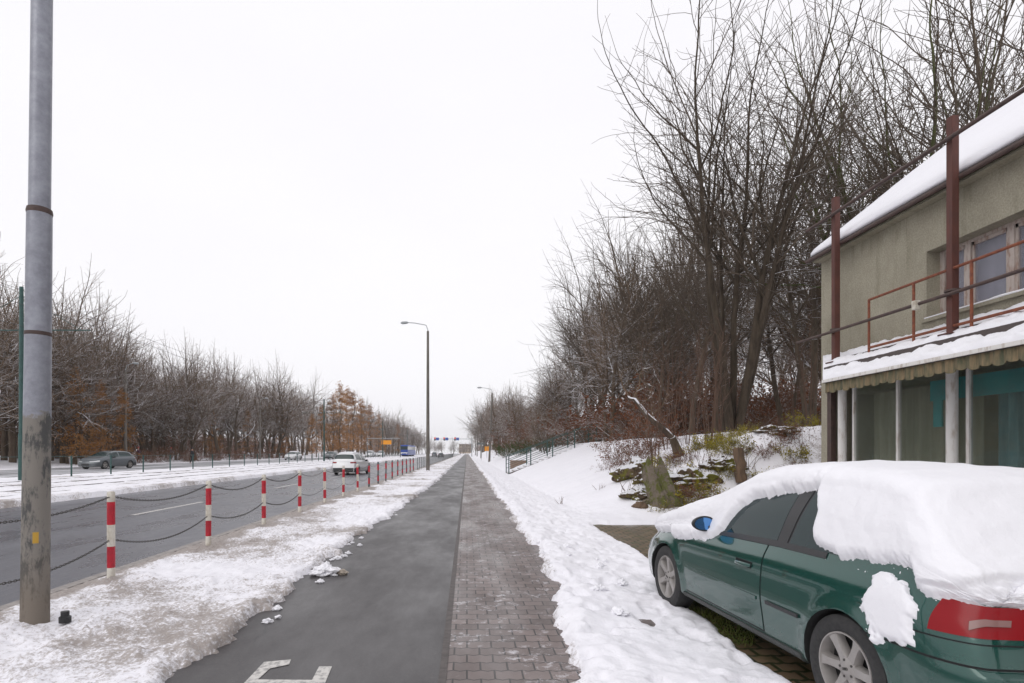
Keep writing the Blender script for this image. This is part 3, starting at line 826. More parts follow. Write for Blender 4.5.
for px, X in ((383,-37),(386,-35),(389,-37),(392,-35),(395,-36),(398,-34),(401,-36),(404,-33),(407,-35),(410,-33),(413,-32),(416,-33),(419,-31),(422,-30),(426,-30),(430,-30)):
    Y = X*F/(px-467); pr, u = protoS[rng.randrange(4)]; z = tat(X, Y)
    place(pr, u, (X, Y, z-.1), rng.uniform(0, 6.28), fit(px, Y, z, TL, .9)*1.1, 'bare tree at the far end of the park belt across the road', 'bare trees at the far end of the park belt')
# larches
def larch(seed):
    rg = random.Random(seed); tr = Segs(); cr = Segs(); tips = []
    h = 19.; pts = [Vector((rg.gauss(0,.05)*i, rg.gauss(0,.05)*i, -.3+h*i/10)) for i in range(11)]
    tr.path(pts, [.24*(1-i/10.5)+.01 for i in range(11)])
    for i in range(80):
        t = rg.uniform(.12, .99); z = h*t; ln = 4.4*(1-t)**.62*rg.uniform(.5, 1.1)+.25; a = rg.uniform(0, 6.28)
        d = Vector((math.cos(a), math.sin(a), rg.uniform(-.12, .18))).normalized(); q = Vector((0,0,z)); b = []
        for j in range(5): b.append(q+d*ln*j/4+Vector((0,0,-.25*(j/4)**2*ln*.3)))
        cr.path(b, [.03*(1-j/5)+.008 for j in range(5)])
        for j in range(1, 5):
            for _ in range(3): tips.append((b[j]+Vector((rg.gauss(0,.25), rg.gauss(0,.25), rg.gauss(0,.15))), d))
    t = thing('larch', (0,0,0), 'x', 'larch', None)
    tr.mesh('trunk', M['bark'], 6, t); cr.mesh('crown', M['twig'], 3, t)
    V, Fc = leaves_np(tips, rg, 4, .16, .26); mesh_np('needles', V, Fc, M['leaf_larch'], False, t)
    return t
lp = [(larch(61), [False]), (larch(62), [False])]
for px, Y, sc in ((322,150,.72),(333,165,.95),(340,160,1.1),(347,190,1.2),(353,175,1.06),(361,185,1.0),(370,205,.98),(379,235,.92)):
    X = (px-467)*Y/F; pr, u = lp[rng.randrange(2)]
    place(pr, u, (X, Y, tat(X, Y)), rng.uniform(0, 6.28), sc, 'orange larch still in needle at the far end of the park belt', 'orange larches')
for px, Y, sc in ((398,262,.75),(312,118,.5),(283,120,.55),(247,110,.5),(212,96,.45)):
    X = (px-467)*Y/F; pr, u = lp[rng.randrange(2)]
    place(pr, u, (X, Y, tat(X, Y)), rng.uniform(0, 6.28), sc, 'orange larch still in needle at the far end of the park belt' if px > 300 else 'small orange larch standing among the bare trees of the middle belt', 'orange larches' if px > 300 else 'small larches in the middle belt')
for px, Y, sc, lab in ((100, 57, .44, 'small golden-leaved tree behind the oncoming grey car'), (122, 60, .42, 'small golden-leaved tree just left of the tall left-hand lamp post'), (76, 56, .5, 'small orange-leaved tree left of the two golden ones in the park')):
    X = (px-467)*Y/F; pr, u = lp[rng.randrange(2)]; o = place(pr, u, (X, Y, tat(X, Y)), rng.uniform(0, 6.28), sc, lab); o['category'] = 'tree'
    o.name = 'autumn_tree'

# bushes
def bush(name, seed, h, leafmat, nleaf, lsize, matB, w=.9, stems=9):
    return make_tree(name, seed, h, .022, stems, dict(levels=4, n=[7,4,3], seg=[6,4,3,2], start=[.15,.15,.1], ratio=[.45,.5,.5], rmin=.004, wig=[.08,.12,.15,.2], up=[0,.2,.1,0], ang=[.7,.7,.7]),
                     matB, matB, 'x', 'bush', None, (0,0,0), kT=4, leaf=(leafmat, nleaf, lsize, .06), spread=w)
bb = [(bush('bush', 71, 2.2, M['leaf_brown'], .8, .055, M['twig_snowy']), [False]), (bush('bush', 72, 1.9, M['leaf_brown'], 1, .05, M['twig_snowy']), [False])]
yb = [(bush('bush', 73, 1.0, M['leaf_yellow'], .9, .032, M['twig'], 1.2), [False]), (bush('bush', 74, .9, M['leaf_yellow'], 1, .034, M['twig'], 1.3), [False])]
gb = [(bush('bush', 75, 2.2, M['leaf_green'], 2, .05, M['twig_snowy'], .8), [False])]
for px, Y, sc, lab in ((622, 21, .75, 'brown-leaved bush bent under snow on the crest by the leaning dead trunk'), (636, 19, .62, 'low brown-leaved bush right above the mossy stump'), (652, 22, .9, 'taller brown-leaved bush behind the mossy stump')):
    X = (px-467)*Y/F; pr, u = bb[rng.randrange(2)]; place(pr, u, (X, Y, tat(X, Y)), rng.uniform(0, 6.28), sc, lab)
for k_ in range(20):
    Y = rng.uniform(30, 62); px = rng.uniform(545, 680); X = (px-467)*Y/F
    if X < 8.6: continue
    pr, u = bb[k_ % 2]; place(pr, u, (X, Y, tat(X, Y)), rng.uniform(0, 6.28), rng.uniform(1.2, 2.2), 'russet-leaved bush in the wood edge beyond the green railing', 'russet bushes beyond the green railing')
for X, Y, sc in BACKB:
    pr, u = bb[rng.randrange(2)]; place(pr, u, (X, Y, tat(X, Y)-.1), rng.uniform(0, 6.28), sc, 'tall russet undergrowth bush deep among the park trees', 'undergrowth bushes among the park trees')
for k_ in range(30):
    px = rng.uniform(640, 840); Y = rng.uniform(34, 60); X = (px-467)*Y/F
    pr, u = bb[k_ % 2]; place(pr, u, (X, Y, tat(X, Y)-.1), rng.uniform(0, 6.28), rng.uniform(1.5, 2.8), 'undergrowth bush deep in the wood behind the big many-stemmed tree', 'undergrowth bushes in the wood on the right')
for k_ in range(22):
    px = 478+k_*4.2+rng.uniform(-2, 2); X = rng.uniform(6.5, 10); Y = X*F/(px-467)
    if Y < 60: continue
    pr, u = bb[k_ % 2]; place(pr, u, (X, Y, tat(X, Y)-.1), rng.uniform(0, 6.28), rng.uniform(1.3, 2.6), 'russet bush far along the right side of the path', 'russet bushes far along the path')
for px, Y, sc, lab in ((520, 62, 1.0, 'dark green evergreen bush beyond the foot of the stair railing'), (505, 75, 1.1, 'dark evergreen bush by the second lamp post on the right'), (545, 55, .8, 'dark evergreen bush behind the middle of the stair railing')):
    X = (px-467)*Y/F; pr, u = gb[0]; place(pr, u, (X, Y, tat(X, Y)), rng.uniform(0, 6.28), sc, lab)
ybl = ['yellow-leaved scrub just right of the mossy stump', 'yellow-leaved scrub above the mossy stump', 'yellow-green scrub between the mossy stump and the sawn stub', 'sparse yellow scrub left of the sawn stub', 'yellow scrub at the foot of the mossy stump', 'sparse yellow-green scrub right of the sawn stub', 'low scrub highest on the bank behind the sawn stub', 'low yellow scrub close above the car roof', 'low scrub by the fallen log']
for (px, Y, sc), lab in zip(((690,14.2,.75),(672,15.6,.8),(705,14.6,.7),(722,14.2,.6),(660,13.7,.5),(762,14.8,.7),(735,15.6,.7),(775,14,.6),(790,15.4,.7)), ybl):
    X = (px-467)*Y/F; pr, u = yb[rng.randrange(2)]; place(pr, u, (X, Y, tat(X, Y)-.02), rng.uniform(0, 6.28), sc, lab)
for k_ in range(26):
    px = rng.uniform(668, 822); Y = rng.uniform(13.6, 17.5); X = (px-467)*Y/F
    pr, u = (yb if rng.random() < .6 else bb)[k_ % 2]; yel = pr is yb[0][0] or pr is yb[1][0]
    place(pr, u, (X, Y, tat(X, Y)-.02), rng.uniform(0, 6.28), rng.uniform(.45, .9)*(1 if yel else .45), 'scattered yellow scrub on the bank behind the parked car' if yel else 'small brown-leaved bush on the bank behind the parked car', 'yellow scrub on the bank' if yel else 'brown bushes on the bank')
for k_ in range(26):   # russet hedge across the road
    Y = 62+k_*2.6+rng.uniform(-1, 1); X = -37.6+rng.uniform(-1.4, .8)
    pr, u = bb[k_ % 2]; place(pr, u, (X, Y, tat(X, Y)), rng.uniform(0, 6.28), rng.uniform(.75, 1.2), 'low russet bush in the hedge in front of the park belt', 'russet hedge bushes across the road')

# leaning dead trunk, stump, stub, fallen log
def limb(name, pts, rads, mat, label, cat, k=9, seed=0):
    rg = random.Random(seed); P = []; Rr = []
    pts = [Vector(p) for p in pts]
    for i in range(len(pts)-1):
        for t in (0, .33, .66):
            P.append(pts[i].lerp(pts[i+1], t)+Vector((rg.gauss(0,.015), rg.gauss(0,.015), rg.gauss(0,.015)))); Rr.append((rads[i]+(rads[i+1]-rads[i])*t)*rg.uniform(.9,1.1))
    P.append(pts[-1]); Rr.append(rads[-1])
    return tag(MB().tube(P, Rr, k).build(name, mat, smooth=True), label, cat)
limb('dead_trunk', [wp(672, 437, 17), wp(652, 420, 17), wp(635, 400, 17.5), wp(628, 396, 17.8)], [.09,.08,.06,.035], bark('snow_topped_bark', (.06,.045,.035), (.11,.08,.06), .50), 'bare leaning dead trunk capped with snow above the mossy stump', 'dead tree', seed=3)
o_ = [o for o in COL.objects if o.name == 'dead_trunk'][0]
mb = MB(); rg = random.Random(8)
for a_, b_ in (((672, 437), (660, 460)),):
    mb.tube([wp(672, 437, 17), wp(676, 447, 17.1), wp(679, 456, 17.2)], [.10, .13, .17], 9)
mb.build('root_flare', M['bark_snowy'], o_)
for t_ in (.3, .45, .6, .75, .88, .97):
    mb = MB(); p = Vector(wp(672-44*t_, 437-41*t_**.9, 17+.8*t_)); d = Vector((rg.uniform(-1, .3), rg.uniform(-.5, .5), rg.uniform(.1, 1))).normalized(); P_ = [p]
    for q_ in range(6): d = (d+Vector((rg.gauss(0,.25), rg.gauss(0,.25), rg.gauss(.05,.2)))).normalized(); P_.append(P_[-1]+d*rg.uniform(.12, .26))
    mb.tube(P_, [.03,.026,.02,.016,.012,.008,.004], 5)
    for q_ in (2, 3, 4, 5):
        e_ = P_[q_]; dd_ = (d+Vector((rg.gauss(0,.7), rg.gauss(0,.7), rg.gauss(0,.7)))).normalized(); mb.tube([e_, e_+dd_*.2, e_+dd_*.36+Vector((0,0,.04))], [.012,.008,.003], 4)
    mb.build('branch', M['twig_snowy'], o_)
limb('fallen_log', [wp(742, 446, 17.2), wp(772, 449, 16.8), wp(800, 448, 16.6), wp(825, 449, 16.6)], [.09,.11,.10,.07], M['bark_snowy'], 'dark fallen log lying across the top of the bank left of the house', 'log', seed=4)
def lumpy(name, c, sx, sy, sz, mat, label, cat, seed, top=.0, amp=.25):
    bm = bmesh.new(); bmesh.ops.create_icosphere(bm, subdivisions=5, radius=1)
    from mathutils import noise
    for v in bm.verts:
        d = v.co.normalized(); q = d*1.6+Vector((seed*3.1, seed, 0))
        v.co = d*(1+amp*noise.fractal(q, 1, 2, 5)*1.4)
        v.co = Vector((v.co.x*sx*(1-.35*max(v.co.z,0)), v.co.y*sy, v.co.z*sz))
    for f in bm.faces: f.smooth = True
    me = bpy.data.meshes.new(name); bm.to_mesh(me); bm.free(); me.materials.append(mat)
    o = bpy.data.objects.new(name, me); COL.objects.link(o); o.location = c
    return tag(o, label, cat) if label else o
st = wp(671, 500, 14); mb = MB(); rg = random.Random(3); vs = []; nz_, na_ = 40, 72
for i in range(nz_+1):
    t = i/nz_
    for j in range(na_):
        a = 2*math.pi*j/na_
        f_ = float(fbm(np.array([math.cos(a)*1.1+5]), np.array([math.sin(a)*1.1+t*.9]), 2.2, 4, 12)[0]); g2 = float(fbm(np.array([a*3.2]), np.array([t*1.6]), 2.4, 4, 14)[0]) if j not in (0, na_-1) else .5
        rr_ = (.26*(1-t)**1.2+.21)*(.62+.75*f_)*(1+.38*(g2-.5))
        top_ = 1.02+.75*(float(vn(np.array([math.cos(a)*2.1+9]), np.array([math.sin(a)*2.1+3]), 5)[0])-.5)
        vs.append((math.cos(a)*rr_*1.05-.46*t**1.2, math.sin(a)*rr_*.8+.1*t, -.25+t*(top_+.25)))
fs = [(i*na_+j, i*na_+(j+1)%na_, (i+1)*na_+(j+1)%na_, (i+1)*na_+j) for i in range(nz_) for j in range(na_)]+[tuple(nz_*na_+j for j in range(na_))]
tag(mb.add(vs, fs).build('mossy_stump', M['moss_rock'], smooth=True, loc=(st[0], st[1], tat(st[0], st[1])-.05)), 'leaning mossy tree stump standing out of the snowy bank', 'stump')
for q_, (px_, py_, sz_) in enumerate(((640, 468, .13), (648, 492, .11), (686, 500, .12), (700, 462, .10), (716, 470, .12))):
    c_ = wp(px_, py_, 13.9+.2*q_)
    lumpy('clod', (c_[0], c_[1], tat(c_[0], c_[1])+.08), sz_*1.6, sz_*1.2, sz_, M['moss_rock'] if q_ % 2 else M['wood_cut'], ['dark earth clod left of the mossy stump', 'mossy clod at the left foot of the mossy stump', 'brown clod at the right foot of the mossy stump', 'mossy clod on the bank upper right of the stump', 'brown clod on the bank left of the sawn stub'][q_], 'clod', 9+q_)
limb('sawn_stub', [wp(741, 482, 14.5), wp(740, 465, 14.5), wp(738, 449, 14.6)], [.15,.12,.13], M['wood_cut'], 'short sawn tree stub sticking up behind the snow-covered car', 'stump', seed=6)
def earthm():
    m = newmat('mossy_earth', (.1,.07,.05), .95, 0, .2); n = N(m); v = n.pos()
    c = n.ramp(n.noise(v, 6, 7, .75), .35, .62, (.045,.032,.022), (.17,.12,.08))
    c = n.mix(n.ramp(n.noise(v, 2.6, 6, .7), .46, .56), c, (.19,.18,.035))
    g_ = n.n('ShaderNodeNewGeometry'); sp = n.n('ShaderNodeSeparateXYZ'); n.l(g_.outputs['Normal'], sp.inputs['Vector'])
    nz = n.math('ADD', sp.outputs['Z'], n.math('MULTIPLY', n.math('SUBTRACT', n.noise(v, 5, 5, .7), .5), 1.2))
    n.color(n.mix(n.ramp(nz, .52, .62), c, (.84,.84,.87))); n.bump(n.noise(v, 16, 6, .75), 1, .06); return m
M['earth'] = earthm()
for (px_, py_, Y_, sx, sy, sz, sd_, lab) in ((640, 462, 14.6, .42, .35, .20, 31, 'dark hollow clump of earth and roots left of the mossy stump'), (655, 446, 15.4, .5, .4, .26, 32, 'snow-capped earth hump directly above the mossy stump'), (690, 470, 14.8, .62, .4, .30, 33, 'mossy earth hump right of the stump'), (722, 463, 15.2, .5, .35, .22, 34, 'low mossy earth hump between the stump and the sawn stub'), (637, 428, 16.8, .62, .5, .42, 35, 'root mass under deep snow at the foot of the leaning dead trunk'), (775, 455, 16.2, .6, .4, .16, 36, 'low earthy hump near the fallen log')):
    c_ = wp(px_, py_, Y_); lumpy('earth_hump', (c_[0], c_[1], tat(c_[0], c_[1])+sz*.35), sx, sy, sz, M['earth'], lab, 'earth hump', sd_, amp=.38)
# weeds on the bank
for j_, (px_, py_, h_) in enumerate(((627, 480, .5), (636, 476, .7), (650, 470, .8), (560, 478, .3), (602, 487, .25), (700, 478, .9), (715, 486, .8), (750, 480, .8))):
    Y_ = 15 if px_ > 615 else 17
    c_ = wp(px_, py_, Y_); mb = MB(); rg = random.Random(90+j_)
    for s_ in range(7):
        p = Vector((rg.gauss(0,.06), rg.gauss(0,.06), -.05)); d = Vector((rg.gauss(0,.3), rg.gauss(0,.3), 1)).normalized(); P_ = [p]
        for q_ in range(4): d = (d+Vector((rg.gauss(0,.2), rg.gauss(0,.2), 0))).normalized(); P_.append(P_[-1]+d*h_/4)
        mb.tube(P_, [.007,.006,.005,.004,.002], 4)
    o = mb.build('dry_weed', M['sapling'], loc=(c_[0], c_[1], tat(c_[0], c_[1])+.04)); o['category'] = 'weed'
    o['label'] = ['dry weed left of the mossy stump, leftmost of three', 'dry weed nearest the left side of the mossy stump', 'tall dry weed behind the mossy stump', 'tiny dry weed low on the open snow slope', 'small dry weed on the slope above the brown paving', 'tall dry weed right of the mossy stump', 'dry weed between stump and sawn stub', 'dry weed right of the sawn stub'][j_]

# ------------------------------------------------------------------ stairs with railing on the slope
stp = thing('stairway', (2.9, 39.6, 0), 'snowy outdoor stairs climbing the bank to the right', 'stairs')
mb = MB()
for i in range(14):
    mb.box(i*.40, i*.40+.42, 0, 2.4, -.3, .12+i*.155)
mb.build('steps', M['kerb'], stp)
mb = MB()
for i in range(14): mb.box(i*.40+.03, i*.40+.41, .25, 2.2, .122+i*.155, .20+i*.155)
mb.build('step_snow', M['snow'], stp)
mb = MB(); mb.add([(0,-.22,-.3),(5.7,-.22,1.7),(5.7,-.22,2.25),(0,-.22,.12),(0,-.02,-.3),(5.7,-.02,1.7),(5.7,-.02,2.25),(0,-.02,.12)], [(0,1,2,3),(7,6,5,4),(0,4,5,1),(1,5,6,2),(2,6,7,3),(3,7,4,0)])
mb.build('cheek_wall', M['roof_dark'], stp)
tag(MB().box(3.4, 4.7, 44.5, 44.9, -.3, .95).build('retaining_slab', M['brown_stone'], bevel=.02), 'small brown concrete slab beside the foot of the stairs', 'slab')
def railing(y, label, x0=0., x1=7.6):
    r_ = thing('railing', (2.9, y, 0), label, 'railing', None)
    def zz(x): return min(x, 5.7)*.385+.15
    n_ = 5
    for i in range(n_+1):
        x = x0+(x1-x0)*i/n_; MB().tube([(x, 0, zz(x)-.3), (x, 0, zz(x)+1.15)], .038, 8).build('post', M['green_steel'], r_)
    for h_ in (1.15, .85, .55, .25):
        MB().tube([(x0, 0, zz(x0)+h_), (5.7, 0, zz(5.7)+h_), (x1, 0, zz(x1)+h_)], .028 if h_ > 1 else .018, 6).build('rail', M['green_steel'], r_)
    return r_
railing(39.45, 'green steel railing on the near side of the snowy stairs')
railing(42.1, 'green steel railing on the far side of the snowy stairs')

# ------------------------------------------------------------------ bollards and chains
PX = -4.36
def bollard(grey):
    ww = M['grey_post'] if grey else M['white_post']
    t = thing('bollard', (PX, 0, 0), 'x', 'bollard', 'red and white chain posts along the road')
    h = 1.10; b = [0, .165, .425, .69, .97, h]; r_ = .045
    mats = [ww, M['red'], ww, M['red'], ww]
    for i in range(5):
        prof = [(0, b[i]-(.15 if i == 0 else 0)), (r_, b[i]-(.15 if i == 0 else 0)), (r_, b[i+1])] if i < 4 else [(0, b[i]), (r_, b[i]), (r_, h-.02), (r_*.8, h-.005), (0, h)]
        if i < 4: prof.append((0, b[i+1]))
        MB().lathe(prof, 14).build('red_band' if i in (1, 3) else ('grey_band' if grey else 'white_band'), mats[i], t, smooth=True)
    return t
pa = bollard(False); pg = bollard(True)
NP = 17
ypos = [4.35+2.62*i for i in range(NP)]
def chain_span(y0, y1, z, sag, lab):
    mb = MB(); pts = []
    n_ = 26 if y0 < 25 else 10
    for i in range(n_+1):
        t = i/n_; pts.append(Vector((PX, y0+(y1-y0)*t, z-4*sag*t*(1-t))))
    if y0 < 14:
        # links
        ln = sum((pts[i+1]-pts[i]).length for i in range(n_)); step = .034; nl = int(ln/step)
        for i in range(nl):
            f = (i+.5)/nl*n_; j = min(int(f), n_-1); c = pts[j].lerp(pts[j+1], f-j); d = (pts[j+1]-pts[j]).normalized()
            side = Vector((1,0,0)) if i % 2 else d.cross(Vector((1,0,0))).normalized()
            ring = [c+d*(.024*math.cos(a))+side*(.011*math.sin(a)) for a in [2*math.pi*q/8 for q in range(9)]]
            mb.tube(ring, .0042, 4, caps=False)
    else: mb.tube(pts, .008, 4)
    tag(mb.build('chain', M['chain']), lab, 'chain', 'chains between the roadside posts')
ordn = ['', 'nearest', 'second', 'third', 'fourth', 'fifth', 'sixth', 'seventh', 'eighth', 'ninth', 'tenth', 'eleventh', 'twelfth', 'thirteenth', 'fourteenth', 'fifteenth', 'sixteenth', 'seventeenth']
ug = [False]
for i, y in enumerate(ypos):
    grey = i >= 8
    if i == 0: o = pa
    else:
        src = pg if grey else pa
        if grey and not ug[0]: o = pg; ug[0] = True
        else: o = copy_tree(src)
    o.location = (PX, y, .02); o.rotation_euler = (R(rng.uniform(-.6, .6)), R(rng.uniform(-.6, .6)), 0)
    if i == 0: o['label'] = 'red and white striped post nearest the camera, left of the tall galvanised pole'
    else: o['label'] = ('red and grey' if grey else 'red and white')+' striped post, %s in view from the tall galvanised pole' % ordn[i]
    if i < NP-1:
        y1 = ypos[i+1]
        for z, sag, nm in ((1.03, .14, 'upper'), (.50, .15, 'lower')):
            where = 'from the pole side to the nearest visible post' if i == 0 else 'between the %s and %s striped posts from the pole' % (ordn[i], ordn[i+1])
            chain_span(y+.045, y1-.045, z+.02, sag*rng.uniform(.85, 1.15), '%s sagging chain %s' % (nm, where))
fn = thing('railing', (PX, 50, 0), 'grey steel railing continuing along the road beyond the striped posts', 'railing')
for i in range(60):
    MB().tube([(0, i*2.2, -.1), (0, i*2.2, 1.12)], .03, 6).build('post', M['grey_post'], fn)
for z in (1.1, .62, .15): MB().tube([(0, 0, z), (0, 129.8, z)], .016, 5).build('rail', M['grey_post'], fn)
# median fence
fn = thing('fence', (-21.0, 0, tat(-21, 20)), 'low dark green fence posts with a thin top wire along the tram tracks', 'fence')
for i in range(60):
    y = 16.8+i*3.35; MB().tube([(0, y, -.1), (0, y, 1.17)], .042, 8).build('post', M['green_steel'], fn)
MB().tube([(0, 10, 1.13), (0, 218, 1.13)], .012, 4).build('wire', M['green_steel'], fn)

# ------------------------------------------------------------------ big pole left
def pole_mat():
    m = newmat('weathered_galvanised_pole', (.25,.26,.27), .5, .35); n = N(m); v = n.pos()
    c = n.ramp(n.noise(v, 9, 7, .7), .35, .65, (.22,.225,.26), (.32,.33,.37))
    sep = n.n('ShaderNodeSeparateXYZ'); n.l(v, sep.inputs['Vector'])
    hz = n.math('ADD', sep.outputs['Z'], n.math('MULTIPLY', n.math('SUBTRACT', n.noise(v, 7, 5, .75), .5), .55))
    low = n.ramp(hz, 0.52, .56, (1,1,1), (0,0,0))   # ramp in 0..1 so scale below
    sc = n.math('MULTIPLY', hz, .25)
    low = n.ramp(sc, .47, .485, (1,1,1), (0,0,0))
    worn = n.ramp(n.noise(n.pos((1,1,.35)), 7, 7, .75), .42, .50, (.11,.11,.108), (.27,.25,.225))
    c = n.mix(low, c, worn)
    mud = n.ramp(n.math('MULTIPLY', hz, .5), .12, .36, (1,1,1), (0,0,0))
    c = n.mix(n.math('MULTIPLY', mud, .6), c, (.21,.17,.13))
    n.color(c); n.bump(n.noise(v, 30, 5), .2, .004)
    n.rough(n.ramp(low, 0, 1, (.45,.45,.45), (.85,.85,.85)))
    return m
pl = thing('utility_pole', (-3.95, 5.2, 0), 'thick weathered galvanised steel pole standing in the snowy verge at the left', 'pole')
pl.rotation_euler = (0, R(.65), 0)
MB().lathe([(.118,-.2),(.113,.12),(.106,2.0),(.099,3.79)], 24).build('lower_tube', pole_mat(), pl, smooth=True)
MB().lathe([(.086,3.79),(.080,7.5),(.078,9)], 20).build('upper_tube', pole_mat(), pl, smooth=True)
MB().lathe([(.1,3.77),(.103,3.79),(.098,3.82),(.087,3.825)], 20).build('collar', M['dark_pipe'], pl, smooth=True)
MB().lathe([(.1045,2.66),(.1055,2.67),(.1055,2.685),(.1045,2.695)], 20).build('strap', M['dark_pipe'], pl, smooth=True)
mb = MB()
for (a0, a1, z0, z1) in ((-.92, -.52, .78, .88),):
    vs = []
    for a in np.linspace(a0, a1, 6)-math.pi/2+1.35:
        for z in (z0, z1): vs.append(((.1125)*math.cos(a), (.1125)*math.sin(a), z))
    mb.add(vs, [(2*i, 2*i+2, 2*i+3, 2*i+1) for i in range(5)])
mb.build('sticker', M['yellow'], pl)
mb = MB(); mb.lathe([(0,.0),(.05,.0),(.05,.05),(.035,.06),(.035,.1),(.0,.1)], 14)
o = mb.build('valve_cap', M['black'], smooth=True, loc=(-3.66, 5.18, .05)); tag(o, 'small black cap on the snow at the foot of the thick pole', 'cap')

# lumps of snow and stone on path
o = lumpy('snow_lump', (-1.86, 7.45, .04), .17, .14, .085, M['snow'], 'loose lump of snow lying on the asphalt path edge', 'snow lump', 5, amp=.5)
o = lumpy('stone', (-1.62, 7.42, .03), .065, .05, .04, two('light_brown_stone', (.3,.25,.2), (.4,.35,.3), 20), 'small brown stone on the asphalt beside the loose snow lump', 'stone', 6)
for q_ in range(18):
    X_ = -2.0+rng.uniform(-.15, .25)*.8; Y_ = rng.uniform(4.3, 11); s_ = rng.uniform(.015, .05)
    o = lumpy('snow_crumb', (X_, Y_, .012), s_, s_*.8, s_*.6, M['snow'], 'crumb of snow fallen on the asphalt along the verge', 'snow crumb', 20+q_, amp=.5); o['group'] = 'snow crumbs on the asphalt'
for q_ in range(14):
    X_ = rng.uniform(1.0, 1.9); Y_ = rng.uniform(4.3, 10); s_ = rng.uniform(.03, .07)
    o = lumpy('snow_clod', (X_, Y_, zat(X_, Y_)+s_*.3), s_, s_*.8, s_*.6, M['snow'], 'small clod on the trodden snow between the pavers and the car', 'snow clod', 50+q_, amp=.5); o['group'] = 'snow clods by the pavers'

# ------------------------------------------------------------------ street lamps
def lamp(x, y, h, arm, label, group=None, lean=0, rad=.16):
    z = tat(x, y) if x < -20 or x > 5 else 0
    t = thing('street_lamp', (x, y, z), label, 'street lamp', group); t.rotation_euler = (0, lean, 0)
    MB().tube([(0,0,-.3), (0,0,h)], [rad, rad*.6], 12).build('pole', M['concrete'], t, smooth=True)
    sg = -1 if arm < 0 else 1; a = abs(arm)
    MB().tube([(0,0,h-.4), (0,0,h+.1), (sg*.15,0,h+.5), (sg*a*.5,0,h+.68), (sg*(a-.5),0,h+.72)], .035, 8).build('arm', M['lamp_grey'], t, smooth=True)
    hd = MB(); hd.tube([(sg*(a-.55),0,h+.72), (sg*(a-.4),0,h+.72), (sg*(a-.05),0,h+.70), (sg*(a+.1),0,h+.69)], [.05,.11,.12,.05], 10)
    hd.build('lamp_head', M['lamp_grey'], t, smooth=True)
    return t
lamp(-3.3, 48, 11.8, -2.2, 'tall concrete street lamp standing in the verge between road and path')
lamp(3.2, 82, 10.1, -2.1, 'concrete street lamp on the right of the path, nearest of that row', lean=R(2.5))
lamp(3.2, 130, 10.2, -2.1, 'concrete street lamp on the right of the path, second of that row', lean=R(.5))
lamp(3.2, 180, 10.2, -2.1, 'concrete street lamp on the right of the path, third of that row')
lamp(3.4, 230, 10.2, -2.1, 'concrete street lamp on the right of the path, farthest of that row')
for i, (y, q) in enumerate(((60, 'nearest, beyond the grey car'), (99, 'second from the left, by the russet hedge'), (136, 'third from the left, beside the green tram pole'), (173, 'farthest, before the orange larches'))):
    lamp(-36, y, 10.0, 1.3, 'pale street lamp beyond the far road, '+q)
# tram poles
def tram_pole(y, label):
    z = tat(-20.6, y)
    t = thing('tram_pole', (-20.6, y, z), label, 'tram pole', 'green tram poles')
    MB().tube([(0,0,-.2), (0,0,2.2), (0,0,2.21), (0,0,9)], [.13,.125,.105,.085], 12).build('mast', M['green_steel'], t, smooth=True)
    MB().tube([(-3.2,0,7.0), (3.2,0,7.0)], .028, 6).build('cross_arm', M['green_steel'], t)
    MB().tube([(0,0,8.6), (2.8,0,7.0)], .012, 5).build('stay', M['green_steel'], t)
    MB().tube([(0,0,8.6), (-2.8,0,7.0)], .012, 5).build('stay', M['green_steel'], t)
tram_pole(26.3, 'green tram mast just left of the thick galvanised pole')
tram_pole(82, 'green tram mast rising behind the white car')
tram_pole(139, 'green tram mast beside the orange sign')
tram_pole(196, 'farthest green tram mast, beyond the tram')
for k_, (x, z, lab) in enumerate(((-20.6, 9.1, 'thin black cable along the tops of the tram masts'), (-16.2, 7.1, 'tram contact wire over the nearer track'), (-19.3, 7.1, 'tram contact wire over the farther track'))):
    pts = []
    for a, b in ((-31, 26.3), (26.3, 82), (82, 139), (139, 196), (196, 253)):
        for q in range(8):
            t = q/8; pts.append((x, a+(b-a)*t, z-4*.35*t*(1-t)))
    tag(MB().tube(pts, .008, 4).build('overhead_wire', M['black']), lab, 'wire')
# orange sign gantry on the tram line
g_ = thing('sign_gantry', (-20.6, 146, .25), 'tram stop gantry with a plain orange board over the far road', 'sign')
MB().tube([(-5, 0, 4.8), (3.5, 0, 4.8)], .09, 6).build('beam', M['lamp_grey'], g_); MB().tube([(3.5,0,0), (3.5,0,5.0)], .1, 8).build('post', M['grey_post'], g_); MB().tube([(-5,0,0), (-5,0,5.0)], .1, 8).build('post', M['grey_post'], g_)
MB().box(-1.3, 1.2, -.08, .08, 3.3, 4.35).build('board', M['orange'], g_)
# traffic light gantry
tl = thing('traffic_light_gantry', (1.6, 190, 0), 'overhead traffic signal arm with blue signs far down the road', 'traffic light')
MB().tube([(0,0,-.2), (0,0,6.4)], [.16,.12], 10).build('post', M['lamp_grey'], tl)
MB().tube([(0,0,5.95), (-12.6,0,5.95)], [.09,.06], 8).build('arm', M['lamp_grey'], tl)
M['red_light'] = newmat('red_signal', (.6,.01,.01), .4); b_ = M['red_light'].node_tree.nodes['Principled BSDF']; b_.inputs['Emission Color'].default_value = (1,.02,.02,1); b_.inputs['Emission Strength'].default_value = 1.2
for x in (-12.3, -9.2, -5.6):
    hd = MB().box(x-.25, x+.25, -.25, .1, 5.4, 6.5).build('signal_head', M['black'], tl)
    MB().lathe([(0,-.27),(.18,-.27),(.18,-.25)], 12, 'y', (x, 0, 6.25)).build('red_lamp', M['red_light'], hd)
    MB().box(x+.35, x+1.35, -.06, .0, 5.5, 6.4).build('blue_sign', M['sign_blue'], tl)
